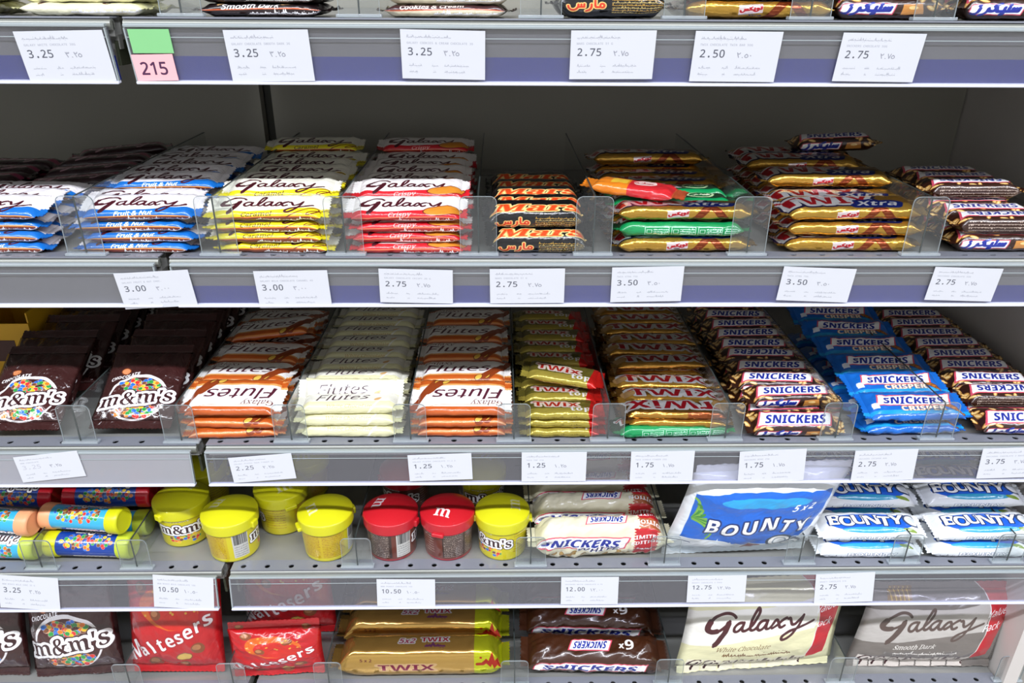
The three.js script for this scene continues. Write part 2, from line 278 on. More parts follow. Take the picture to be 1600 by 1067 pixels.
function tagArt(price, line, ink = '#4a4c58') {
  return canvas(400, 232, (g, w, h) => {
    g.fillStyle = '#d2d4da'; g.fillRect(0, 0, w, h);
    scribble(g, 30, 36, 200, 15, '#a4a6b0');
    text(g, line, 28, 60, 15, { style: '', family: 'monospace', align: 'left', fill: '#9da0ac' });
    text(g, price, 30, 102, price.length > 4 ? 46 : 50, { style: '', family: 'monospace', align: 'left', fill: ink, edge: ink, ew: 1 });
    eastern(g, price, 212, 118, 30, '#8d8f9b');
    for (const [x, y, n] of [[36, 170, 56], [145, 170, 22], [205, 170, 112], [36, 200, 40], [150, 200, 10], [205, 200, 96]]) scribble(g, x, y, n, 13, '#a2a5b0');
  });
}
const paper = (map) => new THREE.MeshPhysicalMaterial({ map, roughness: 0.6 });
function placeTag(name, r, q, map, label, cat) {                   // q: the four corners in the photo, clockwise from the top corner nearest the start of the line
  const f = railFrame[r], lift = 0.0016 + 0.0008;
  const pt = q.map(([px, py]) => { const d = ray(px, py), o = f.top.clone().addScaledVector(f.n, lift); return d.multiplyScalar(f.n.dot(o.clone().sub(CAM)) / f.n.dot(d)).add(CAM); });
  const c = pt.reduce((a, p) => a.add(p), new THREE.Vector3()).multiplyScalar(0.25);
  const w = (pt[0].distanceTo(pt[1]) + pt[3].distanceTo(pt[2])) / 2, ex = pt[1].clone().sub(pt[0]).add(pt[2]).sub(pt[3]).normalize();
  const ey = f.d.clone().negate(), rise = (ey.dot(pt[0].clone().sub(pt[3])) + ey.dot(pt[1].clone().sub(pt[2]))) / 2;
  const side = pt[0].clone().sub(pt[3]).add(pt[1]).sub(pt[2]).normalize();
  const a1 = Math.atan2(ex.dot(ey), ex.x), a2 = Math.atan2(-side.x, side.dot(ey)), ang = a1 * 0.55 + a2 * 0.45;
  const g = new THREE.BoxGeometry(w, rise / Math.cos(a2), 0.0006);
  const m = new THREE.Mesh(g, paper(map)); m.name = numbered(name); m.position.copy(c); m.castShadow = m.receiveShadow = true;
  m.rotation.set(f.t, 0, 0); m.rotateZ(ang); scene.add(m); return tag(m, label, cat);
}
const TAGS = [
  [0, [[18, 50], [160, 46], [182, 128], [50, 127]], '3.25', 'GALAXY WHITE CHOCOLATE 38G', 'worn price tag 3.25 at the upright under the cream bars'],
  [0, [[348, 47], [480, 46], [493, 127], [364, 127]], '3.25', 'GALAXY CHOCOLATE SMOOTH DARK 36', 'price tag 3.25 under the black bars with orange swirls'],
  [0, [[626, 47], [758, 47], [758, 125], [628, 122]], '3.25', 'GALAXY COOKIES & CREAM CHOCOLATE 36', 'price tag 3.25 under the cookies and cream bars'],
  [0, [[893, 48], [1026, 47], [1019, 124], [889, 123]], '2.75', 'MARS CHOCOLATE 51 G', 'price tag 2.75 under the black bar on the top shelf'],
  [0, [[1087, 48], [1225, 50], [1208, 128], [1077, 127]], '2.50', 'TWIX CHOCOLATE TWIN BAR 50G', 'price tag 2.50 under the gold bar on the top shelf'],
  [0, [[1319, 52], [1449, 52], [1425, 128], [1299, 127]], '2.75', 'SNICKERS CHOCOLATE 50G', 'price tag 2.75 under the peanut bars on the top shelf'],
  [1, [[176, 427], [293, 422], [310, 478], [197, 482]], '3.00', 'GALAXY FRUIT & NUT CHOC.', 'pale price tag 3.00 bridging the gap under the blue bars'],
  [1, [[395, 424], [511, 422], [519, 480], [407, 481]], '3.00', 'GALAXY MILK CHOCOLATE CARAMEL 40', 'price tag 3.00 under the yellow caramel bars'],
  [1, [[592, 421], [709, 421], [706, 472], [594, 474]], '2.75', 'GALAXY CHOCOLATE CRISPY 36 G', 'price tag 2.75 under the red crispy bars'],
  [1, [[763, 419], [884, 421], [880, 473], [768, 474]], '2.75', 'MARS CHOCOLATE 51 G', 'price tag 2.75 under the stack of black bars'],
  [1, [[957, 418], [1070, 416], [1063, 469], [953, 473]], '3.50', 'TWIX XTRA 75G', 'price tag 3.50 under the gold stack with a green bar'],
  [1, [[1227, 419], [1340, 418], [1323, 471], [1210, 470]], '3.50', 'TWIX XTRA 75G', 'price tag 3.50 under the all gold stack'],
  [1, [[1462, 419], [1570, 418], [1547, 470], [1443, 469]], '2.75', 'SNICKERS CHOCOLATE 50G', 'price tag 2.75 under the brown peanut bars near the end panel'],
  [2, [[15, 709], [118, 711], [140, 748], [38, 748]], '3.25', 'M&M CHOCOLATE', 'faded price tag 3.25 under the dark brown candy bags', '#b9bac4'],
  [2, [[353, 713], [454, 711], [465, 750], [368, 751]], '2.25', 'GALAXY FLUTES TWIN FINGER 22', 'price tag 2.25 under the orange and white bars', '#70727e'],
  [2, [[636, 711], [737, 708], [738, 748], [641, 752]], '1.25', 'GALAXY FLUTES CHOCOLATE 11.2 G', 'price tag 1.25 above the red canisters'],
  [2, [[815, 707], [917, 706], [915, 752], [815, 752]], '1.25', 'TWIX TOP 21G', 'price tag 1.25 under the olive gold bars with red ends'],
  [2, [[986, 705], [1085, 705], [1082, 752], [984, 752]], '1.75', 'TWIX SINGLE FINGER 25G', 'price tag 1.75 under the small gold bars'],
  [2, [[1155, 704], [1258, 703], [1257, 753], [1154, 752]], '1.75', 'SNICKERS MINI 25G', 'price tag 1.75 in front of the white and blue bag'],
  [2, [[1335, 703], [1434, 703], [1426, 751], [1331, 750]], '2.75', 'SNICKERS CRISPER 40G', 'price tag 2.75 under the bright blue bars'],
  [2, [[1536, 700], [1640, 699], [1630, 746], [1526, 746]], '3.75', 'SNICKERS CHOCOLATE 2 BARS 80G', 'price tag 3.75 beside the end panel'],
  [3, [[0, 903], [93, 899], [91, 951], [-2, 951]], '3.25', 'M&M MINIS MILK CHOC 35 G', 'price tag 3.25 under the candy tubes'],
  [3, [[241, 900], [335, 901], [333, 950], [239, 950]], '10.50', 'M&M MINIS MILK CHOCOLATE 100', 'price tag 10.50 in front of the tall red bag'],
  [3, [[588, 905], [680, 905], [680, 948], [590, 947]], '10.50', 'M&M PEANUT CHOCOLATE 100', 'price tag 10.50 above the gold multipacks'],
  [3, [[877, 902], [967, 901], [965, 944], [876, 944]], '12.00', 'SNICKERS WHITE CHOCOLATE 6 PK', 'price tag 12.00 above the brown multipacks'],
  [3, [[1075, 899], [1166, 899], [1164, 941], [1073, 940]], '12.75', 'BOUNTY CHOCOLATE 5 PACK', 'price tag 12.75 in front of the cream value bag'],
  [3, [[1274, 896], [1366, 895], [1364, 941], [1273, 941]], '2.75', 'BOUNTY CHOCOLATE 57G', 'price tag 2.75 between the cream bag and the grey bag'],
];
for (const [r, q, price, line, label, ink] of TAGS) placeTag('price_tag', r, q, tagArt(price, line, ink), 'white paper ' + label, 'price tag');
placeTag('sticker', 0, [[199, 46], [263, 45], [272, 83], [208, 83]], canvas(64, 36, (g) => { g.fillStyle = '#86c987'; g.fillRect(0, 0, 64, 36); }), 'plain green paper sticker above the pink number', 'sticker');
placeTag('sticker', 0, [[206, 86], [268, 84], [280, 125], [215, 127]], canvas(192, 120, (g, w, h) => { g.fillStyle = '#fbb9bd'; g.fillRect(0, 0, w, h); text(g, '215', 92, 64, 78, { style: '', fill: '#4a2348', edge: '#4a2348', ew: 3 }); }), 'pink paper sticker numbered 215', 'sticker');

// ---------------------------------------------------------------- clear dividers
function dividerGeo(h) {
  const lipW = 0.040, s = new THREE.Shape(); s.moveTo(-lipW / 2, 0); s.lineTo(lipW / 2, 0); s.lineTo(lipW / 2, h - 0.008); s.quadraticCurveTo(lipW / 2, h, lipW / 2 - 0.008, h); s.lineTo(-lipW / 2 + 0.008, h); s.quadraticCurveTo(-lipW / 2, h, -lipW / 2, h - 0.008);
  const lip = new THREE.ExtrudeGeometry(s, { depth: 0.0012, bevelEnabled: false, curveSegments: 6 }).translate(0, 0, -0.0085);
  const rimS = new THREE.Shape(s.getPoints(6)), inner = s.getPoints(6).map((p) => new THREE.Vector2(p.x * 0.982, h / 2 + (p.y - h / 2) * 0.988)); rimS.holes.push(new THREE.Path(inner.reverse()));
  const rim = new THREE.ExtrudeGeometry(rimS, { depth: 0.0015, bevelEnabled: false }).translate(0, 0, -0.00865);
  return { sheet: box(-0.0008, 0.0008, 0.001, h - 0.001, -0.40, -0.0085), edge: mergeGeometries([box(-0.0008, 0.0008, h - 0.001, h, -0.40, -0.0085), box(-0.0008, 0.0008, 0.001, h - 0.001, -0.0085, -0.0077)]), lip, rim, foot: box(-0.022, 0.022, 0.0002, 0.0032, -0.013, -0.004, 0.0008) };
}
const DIV = [0.05, 0.066, 0.053, 0.048, 0.05].map(dividerGeo);
const DIVIDERS = [
  [0, 32, [[285, 'cream bars and the black bars'], [562, 'black bars and the cookies and cream bars'], [845, 'cookies and cream bars and the top black bar'], [1068, 'top black bar and the top gold bar'], [1265, 'top gold bar and a peanut bar'], [1458, 'two peanut bars on the top shelf']]],
  [1, 398, [[136, 'two stacks of blue fruit and nut bars'], [345, 'blue bars and the yellow caramel bars'], [541, 'yellow caramel bars and the red crispy bars'], [748, 'red crispy bars and the black bars'], [926, 'black bars and the gold stack with a green bar'], [1166, 'two tall stacks of gold bars'], [1436, 'gold stack and the peanut bars by the end panel']]],
  [2, 688, [[126, 'two piles of brown candy bags'], [284, 'brown candy bags and the orange bars'], [456, 'orange bars and the cream finger bars'], [642, 'cream finger bars and the white wafer bars'], [803, 'white wafer bars and the olive gold bars'], [949, 'olive gold bars and the shiny gold bars'], [1132, 'shiny gold bars and the peanut bars'], [1304, 'peanut bars and the bright blue bars'], [1461, 'bright blue bars and the large peanut bars']]],
  [3, 884, [[65, 'two heaps of candy tubes'], [214, 'candy tubes and the yellow canisters'], [559, 'yellow and red canisters'], [829, 'last yellow canister and the cream multipack'], [1037, 'cream multipack and the white and blue bag'], [1247, 'white and blue bag and the coconut bars'], [1410, 'two stacks of coconut bars'], [1570, 'coconut bars and the bare end of the shelf']]],
  [4, 1064, [[202, 'brown candy bags and the red bags'], [364, 'two red bags'], [514, 'red bags and the gold multipacks'], [804, 'gold multipacks and the brown multipacks'], [1044, 'brown multipacks and the cream value bag'], [1312, 'cream value bag and the grey value bag'], [1572, 'grey value bag and the end panel']]],
];
for (const [r, py, list] of DIVIDERS) for (const [px, what] of list) {
  const t = thing('shelf_divider', 'clear plastic divider between the ' + what, 'divider', null, [xAt(px, py, -0.008), DECK[r], 0]), g = DIV[r];
  part('sheet', g.sheet, M.acrylic, t); part('sheet_edge', g.edge, M.darkenedEdge, t); const l = part('front_lip', g.lip, M.acrylic, t); part('lip_rim', g.rim, M.lipRim, l); part('foot', g.foot, M.foot, t);
}
// ---------------------------------------------------------------- wrapper art (one wrap unrolled: top face, front side, underside, rear side)
function wrapArt(L, W, H, paint, px = 640) {
  const w = px, h = Math.round(px * 2 * (W + H) / L), [a, b, c] = bands(H, W);
  return canvas(w, h, (g) => paint(g, w, h, a * h, b * h, c * h));
}
function galaxyBar(L, W, H, o) {
  return wrapArt(L, W, H, (g, w, h, a, b) => {
    g.fillStyle = o.under; g.fillRect(0, 0, w, h);
    const f = b - a; g.fillStyle = o.base; g.fillRect(0, 0, w, a); g.fillRect(0, b + (h - b) * 0.8, w, h);
    g.fillStyle = o.band; g.beginPath(); g.moveTo(0, a * 0.68); g.bezierCurveTo(w * 0.3, a * 1.0, w * 0.55, a * 0.8, w, a * 0.62); g.lineTo(w, a + f * 0.35); g.bezierCurveTo(w * 0.7, a - f * 0.05, w * 0.4, a + f * 0.25, 0, a + f * 0.36); g.fill();
    g.strokeStyle = o.rim; g.lineWidth = 7; g.beginPath(); g.moveTo(0, a + f * 0.38); g.bezierCurveTo(w * 0.4, a + f * 0.27, w * 0.7, a - f * 0.03, w, a + f * 0.37); g.stroke();
    galaxy(g, w * 0.1, a * 0.1, w * 0.78, a * 0.86, o.ink ?? '#4a1420', 0.27);
    text(g, o.name, w * (o.nx ?? 0.45), a + f * (o.ny ?? -0.12), f * (o.ns ?? 0.7), { style: 'italic', family: o.fam ?? 'serif', fill: o.nameInk, slope: -0.05, edge: o.nameInk, ew: 1.5 });
    scribble(g, w * 0.42, a + f * 0.66, w * 0.52, f * 0.36, '#fff', 0.2); scribble(g, w * 0.4, a + f * 0.9, w * 0.5, f * 0.16, '#f0d9d0', 0.14);
    if (o.art) o.art(g, w, h, a, b);
  });
}
const gb = [0.135, 0.042, 0.0118];
const ART = {
  nut: galaxyBar(...gb, { base: '#f3eef0', band: '#1670c8', under: '#7a2f1c', rim: '#e79a4a', name: 'Fruit & Nut', nameInk: '#ffffff', fam: 'sans-serif', ns: 0.7, nx: 0.46 }),
  caramel: galaxyBar(...gb, { base: '#f6f3e2', band: '#efe020', under: '#7c3a18', rim: '#d8702c', name: 'Caramel', nameInk: '#5b3a10', nx: 0.42, art: (g, w, h, a, b) => { g.strokeStyle = '#7a3418'; g.lineWidth = 7; g.beginPath(); g.moveTo(w * 0.6, b * 0.96); g.bezierCurveTo(w * 0.75, a * 0.8, w * 0.98, a * 0.5, w * 0.9, a * 0.85); g.bezierCurveTo(w * 0.85, a * 1.1, w * 0.7, a, w, a * 0.7); g.stroke(); } }),
  crispy: galaxyBar(...gb, { base: '#f4eeea', band: '#d51f2b', under: '#a81c1c', rim: '#ef7a55', name: 'Crispy', nameInk: '#f7b4ae', nx: 0.45, art: (g, w, h, a) => { g.fillStyle = '#d98a2c'; g.beginPath(); g.ellipse(w * 0.8, a * 0.78, w * 0.16, a * 0.2, -0.15, 0, 7); g.fill(); g.strokeStyle = '#7a2018'; g.lineWidth = 6; g.stroke(); } }),
  dark: galaxyBar(...gb, { base: '#2a1712', band: '#1a0f10', under: '#251312', rim: '#c8592a', name: 'Smooth Dark', nameInk: '#ffffff', ink: '#c8a070', ns: 0.8, nx: 0.42, fam: 'sans-serif' }),
  cream: galaxyBar(...gb, { base: '#f2efcf', band: '#e9e7b4', under: '#efeccb', rim: '#f7f4da', name: '', nameInk: '#7b3a3a', nx: 0.5 }),
  cookies: galaxyBar(...gb, { base: '#efe7cc', band: '#3a1a20', under: '#e6dcbc', rim: '#c05a3a', name: 'Cookies & Cream', nameInk: '#f4e9e0', ns: 0.66, nx: 0.4 }),
  mars: wrapArt(0.118, 0.038, 0.026, (g, w, h, a, b) => {
    g.fillStyle = '#0d0d10'; g.fillRect(0, 0, w, h);
    text(g, 'Mars', w * 0.5, a * 0.74, a * 0.54, { style: 'bold italic', family: 'serif', fill: '#d8481c', outer: '#f3d487', ow: a * 0.09, edge: '#e88a4a', ew: a * 0.03, sx: 1.85, slope: -0.05 });
    arabic(g, 'mars', w * 0.13, a + (b - a) * 0.6, w * 0.3, { fill: '#d43a1c', outer: '#f0c070', lw: 0.62, sy: 0.95 });
    for (let i = 0; i < 6; i++) scribble(g, w * 0.5, a + (b - a) * (0.32 + i * 0.11), w * 0.42, (b - a) * 0.1, ['#b98f3a', '#c9b06a'][i % 2], 0.16);
  }),
  xtra: wrapArt(0.165, 0.042, 0.0175, (g, w, h, a, b) => {
    g.fillStyle = '#d0a045'; g.fillRect(0, 0, w, h); g.fillStyle = '#8a6426'; g.fillRect(0, a * 0.1, w, a * 0.55); g.fillStyle = '#c79a3e'; g.fillRect(0, a * 0.62, w, b - a * 0.62);
    for (const [x, s] of [[0.6, -1], [0.74, 1]]) { g.save(); g.translate(w * x, (a + b) / 2); g.transform(1, 0, s * 0.75, 1, 0, 0); g.fillStyle = '#8a3b1a'; g.fillRect(-24, -(b - a) * 0.75, 48, (b - a) * 1.45); g.fillStyle = '#b5623a'; for (let i = 0; i < 5; i++) g.fillRect(-18, -(b - a) * (0.6 - i * 0.26), 30, 5); g.restore(); }
    text(g, 'TWIX', w * 0.33, a * 0.44, a * 0.7, { style: 'bold', fill: '#c8202c', outer: '#2a2350', ow: a * 0.34, edge: '#fff', ew: a * 0.2, sx: 1.45, slope: -0.07, skew: 0.18 });
    text(g, 'Xtra', w * 0.66, a * 0.66, a * 0.36, { style: 'bold italic', fill: '#ffffff', outer: '#1c2f86', ow: a * 0.22, sx: 1.5 });
    const m = a + (b - a) * 0.42; g.save(); g.translate(w * 0.45, m); g.transform(1, -0.1, 0, 1, 0, 0); g.fillStyle = '#fbe9ea'; g.fillRect(-52, -(b - a) * 0.34, 104, (b - a) * 0.62); g.restore(); arabic(g, 'twix', w * 0.45 - 46, m + 6, 92, { fill: '#d2323e', lw: 0.9, slope: -0.1, sy: 0.8 });
    text(g, 'Xtra', w * 0.475, m + (b - a) * 0.42, (b - a) * 0.3, { style: 'bold italic', fill: '#1c2f86', sx: 1.3 });
  }, 720),
  green: wrapArt(0.155, 0.04, 0.0165, (g, w, h, a, b) => {
    g.fillStyle = '#0a9050'; g.fillRect(0, 0, w, h); g.fillStyle = '#123a22'; g.fillRect(0, 0, w, a * 0.8); oval(g, w * 0.72, a * 0.4, 60, a * 0.3, 0, '#1c6a3c', '#cde8b0'); scribble(g, w * 0.66, a * 0.45, w * 0.12, a * 0.2, '#e8f2d0', 0.2);
    text(g, 'TWIX', w * 0.32, a * 0.4, a * 0.6, { fill: '#c8202c', edge: '#fff', sx: 1.4 });
    for (let i = 0; i < 3; i++) { const x = w * (0.24 + i * 0.19), y = a + (b - a) * 0.15, q = (b - a) * 0.66; g.strokeStyle = '#d8f2e2'; g.lineWidth = 2.5; g.strokeRect(x, y, w * 0.17, q); g.strokeRect(x + 8, y + q * 0.3, 22, q * 0.45); for (let k = 0; k < 3; k++) scribble(g, x + 38, y + q * (0.3 + k * 0.27), w * 0.1, q * 0.2, '#eafff2', 0.18); }
    for (let k = 0; k < 4; k++) scribble(g, w * 0.81, a + (b - a) * (0.3 + k * 0.17), w * 0.1, (b - a) * 0.13, '#eafff2', 0.18);
  }),
  snick: wrapArt(0.124, 0.036, 0.021, (g, w, h, a, b, c) => {
    g.fillStyle = '#33190f'; g.fillRect(0, 0, w, h); peanuts(g, 0, w, a * 0.82, a * 1.08, 9, a * 0.085); peanuts(g, 0, w, -a * 0.05, a * 0.12, 7, a * 0.08); peanuts(g, 0, w * 0.11, 0, a, 5, a * 0.09); peanuts(g, w * 0.88, w, 0, a, 6, a * 0.09);
    snickersLogo(g, w * 0.5, a * 0.52, w * 0.72, a * 0.6);
    g.save(); g.translate(w * 0.12, a + (b - a) * 0.24); g.transform(1, 0, -0.25, 1, 0, 0); g.fillStyle = '#e0566c'; g.fillRect(-6, -6, w * 0.42 + 12, (b - a) * 0.5 + 12); g.fillStyle = '#fff'; g.fillRect(0, 0, w * 0.42, (b - a) * 0.5); g.restore();
    arabic(g, 'snickers', w * 0.135, a + (b - a) * 0.58, w * 0.36, { fill: '#1f2f96', lw: 0.85, skew: -0.3, sy: 0.9 });
    g.fillStyle = '#c9873f'; g.beginPath(); g.moveTo(w * 0.6, a + (b - a) * 0.25); g.lineTo(w * 0.75, a + (b - a) * 0.2); g.lineTo(w * 0.77, a + (b - a) * 0.75); g.lineTo(w * 0.59, a + (b - a) * 0.8); g.fill(); oval(g, w * 0.68, a + (b - a) * 0.42, 24, 10, 0, '#f2cf8a'); peanuts(g, w * 0.8, w * 0.95, a + (b - a) * 0.35, a + (b - a) * 0.7, 3, (b - a) * 0.14);
    for (let k = 0; k < 5; k++) scribble(g, w * 0.1, c - (c - b) * 0.1 * (k + 2), w * 0.7, 12, '#cfb9a8', 0.14);
    for (let k = 0; k < 4; k++) scribble(g, w * 0.1, c + (h - c) * (0.2 + k * 0.2), w * 0.75, 11, '#d8c6b8', 0.15);
  }),
  twix: wrapArt(0.138, 0.036, 0.0125, (g, w, h, a, b) => {
    g.fillStyle = '#c08a3a'; g.fillRect(0, 0, w, h); g.fillStyle = '#7c5420'; g.fillRect(0, 0, w, a * 0.7); g.fillStyle = '#c8963e'; g.fillRect(0, a * 0.7, w, (b - a) + a * 0.3); g.fillStyle = '#a4552a'; g.fillRect(0, b, w * 0.4, h - b);
    text(g, 'TWiX', w * 0.52, a * 0.5, a * 0.76, { style: 'bold', fill: '#c3202e', edge: '#fff', ew: a * 0.17, sx: 1.75, slope: 0.03, skew: 0.12 });
    g.fillStyle = '#e8b87a'; g.beginPath(); g.arc(w * 0.1, a * 0.55, a * 0.26, 0, 7); g.fill();
  }),
  twixtop: wrapArt(0.108, 0.038, 0.0125, (g, w, h, a, b) => {
    g.fillStyle = '#b3a244'; g.fillRect(0, 0, w, h); g.fillStyle = '#6d6428'; g.fillRect(0, 0, w, a * 0.66);
    text(g, 'TWix', w * 0.44, a * 0.38, a * 0.46, { fill: '#b8281f', outer: '#f1ddd0', ow: a * 0.12, sx: 1.4, slope: 0.06 });
    text(g, 'top', w * 0.72, a * 0.72, a * 0.34, { fill: '#fff', sx: 1.25 });
    for (let k = 0; k < 2; k++) scribble(g, w * 0.2, a + (b - a) * (0.5 + k * 0.3), w * 0.5, (b - a) * 0.24, '#7c6a2a', 0.14);
    g.fillStyle = '#cc1f1a'; g.fillRect(w * 0.86, 0, w * 0.14, h); g.beginPath(); g.moveTo(w * 0.87, 0); g.lineTo(w * 0.8, a); g.lineTo(w * 0.83, b); g.lineTo(w * 0.87, b); g.fill();
  }),
  flute: wrapArt(0.126, 0.06, 0.0135, (g, w, h, a, b) => {
    g.fillStyle = '#c25a1e'; g.fillRect(0, 0, w, h); g.fillStyle = '#f4f0ec'; g.fillRect(0, a * 0.05, w, a * 0.72); g.fillStyle = '#e4a55e'; g.fillRect(0, a * 0.74, w, a * 0.06); g.fillStyle = '#9b3514'; g.fillRect(0, a + (b - a) * 0.55, w, (b - a) * 0.2); g.fillStyle = '#e09050'; g.fillRect(0, a * 0.95, w, (b - a) * 0.3);
    for (const [x0, y0, x1, y1] of [[0.74, 0.95, 0.98, 0.1], [0.66, 1.0, 0.84, 0.5]]) { g.strokeStyle = '#8e3c18'; g.lineCap = 'round'; g.lineWidth = a * 0.16; g.beginPath(); g.moveTo(w * x0, a * y0); g.lineTo(w * x1, a * y1); g.stroke(); oval(g, w * x0, a * y0 * 0.9, a * 0.11, a * 0.07, -1, '#e3b64a', '#6b3014'); }
    g.strokeStyle = '#a87a40'; g.lineWidth = 3; g.beginPath(); g.moveTo(w * 0.1, a * 0.2); g.bezierCurveTo(w * 0.3, a * 0.02, w * 0.6, a * 0.2, w * 0.8, a * 0.06); g.stroke();
    text(g, 'Galaxy', w * 0.24, a * 0.17, a * 0.2, { style: 'italic', family: 'serif', fill: '#5a1c1c' });
    text(g, 'Flutes', w * 0.42, a * 0.46, a * 0.46, { style: 'italic', fill: '#51192c', edge: '#51192c', ew: 2, sx: 1.2, slope: -0.04 });
    scribble(g, w * 0.4, a + (b - a) * 0.8, w * 0.42, (b - a) * 0.3, '#f2c8a8', 0.14);
  }),
  cream2: wrapArt(0.134, 0.036, 0.0155, (g, w, h, a, b) => {
    g.fillStyle = '#e9e6b8'; g.fillRect(0, 0, w, h); g.fillStyle = '#f1efe0'; g.fillRect(0, 0, w, a * 0.72);
    text(g, 'Flutes', w * 0.42, a * 0.4, a * 0.6, { style: 'italic', fill: '#3f2230', sx: 1.15, slope: -0.06 });
    text(g, 'White Chocolate', w * 0.5, a * 0.98, a * 0.2, { style: 'italic', family: 'serif', fill: '#c9a76a' });
    oval(g, w * 0.76, a * 0.55, 26, 13, -0.5, '#e0b070'); g.strokeStyle = '#f7f6ea'; g.lineWidth = 12; g.beginPath(); g.moveTo(w * 0.66, b); g.lineTo(w * 0.8, a * 0.5); g.stroke();
  }),
  crisper: wrapArt(0.136, 0.048, 0.016, (g, w, h, a, b) => {
    g.fillStyle = '#1668c4'; g.fillRect(0, 0, w, h); g.fillStyle = '#1f9ad8'; g.fillRect(0, a * 0.78, w, a * 0.14); g.fillStyle = '#b9c4d8'; g.fillRect(w * 0.55, a + (b - a) * 0.5, w * 0.42, (b - a) * 0.4);
    snickersLogo(g, w * 0.5, a * 0.38, w * 0.66, a * 0.4, { slope: 0.02 });
    text(g, 'CRISPER', w * 0.56, a * 0.72, a * 0.24, { fill: '#fff3df', edge: '#b07a3a', ew: 6, sx: 1.25 });
    for (let i = 0; i < 3; i++) oval(g, w * (0.82 + 0.04 * i), a * (0.68 + i * 0.08), 34, 15, 0.5, '#b06a2c', '#5a2c10');
    g.fillStyle = '#e6ecf4'; g.fillRect(w * 0.1, a * 0.5, 40, 46);
  }),
  bounty: wrapArt(0.148, 0.042, 0.025, (g, w, h, a, b) => {
    g.fillStyle = '#eef2f5'; g.fillRect(0, 0, w, h); oval(g, w * 0.5, a * 0.55, w * 0.4, a * 0.46, 0, '#1a5fd0'); oval(g, w * 0.52, a * 0.9, w * 0.3, a * 0.13, 0, '#27a0c8');
    [...'BOUNTY'].forEach((c, i) => text(g, c, w * (0.17 + i * 0.115), a * (0.45 + 0.05 * Math.sin(i * 2)), a * 0.66, { fill: '#fff', outer: '#1a2a5c', ow: 12, rot: 0.1 * Math.sin(i * 1.7), sx: 1.2 }));
    oval(g, w * 0.88, a * 0.45, 46, a * 0.27, -0.3, '#fbfbfb', '#3a4a6c'); oval(g, w * 0.88, a * 0.45, 24, a * 0.13, -0.3, '#dfe6ec'); oval(g, w * 0.84, a * 0.92, 42, 13, 0.3, '#7d9a2c');
    text(g, 'BOUNTY', w * 0.52, a + (b - a) * 0.5, (b - a) * 0.4, { fill: '#fafafa', edge: '#8b97ad', ew: 5, sx: 1.7 }); scribble(g, w * 0.12, a + (b - a) * 0.7, w * 0.14, 16, '#5d6570', 0.16);
  }),
  dust: wrapArt(0.12, 0.036, 0.014, (g, w, h, a, b) => { g.fillStyle = '#e2801e'; g.fillRect(0, 0, w, h); g.fillStyle = '#c9252c'; g.fillRect(w * 0.46, 0, w * 0.42, h); g.fillStyle = '#b8502c'; g.fillRect(w * 0.88, 0, w * 0.12, h); oval(g, w * 0.6, a * 0.4, 70, a * 0.3, 0, '#f0d0c8'); scribble(g, w * 0.5, a * 0.45, 110, 30, '#b8202a', 0.2); g.fillStyle = '#efc23a'; g.fillRect(w * 0.28, a * 0.2, w * 0.16, a * 0.5); }),
  purple: wrapArt(0.13, 0.042, 0.014, (g, w, h, a) => { g.fillStyle = '#2c1016'; g.fillRect(0, 0, w, h); g.fillStyle = '#8a1f4c'; g.fillRect(0, a * 0.3, w, a * 0.25); galaxy(g, w * 0.15, a * 0.1, w * 0.7, a * 0.8, '#c89aa8'); }),
};
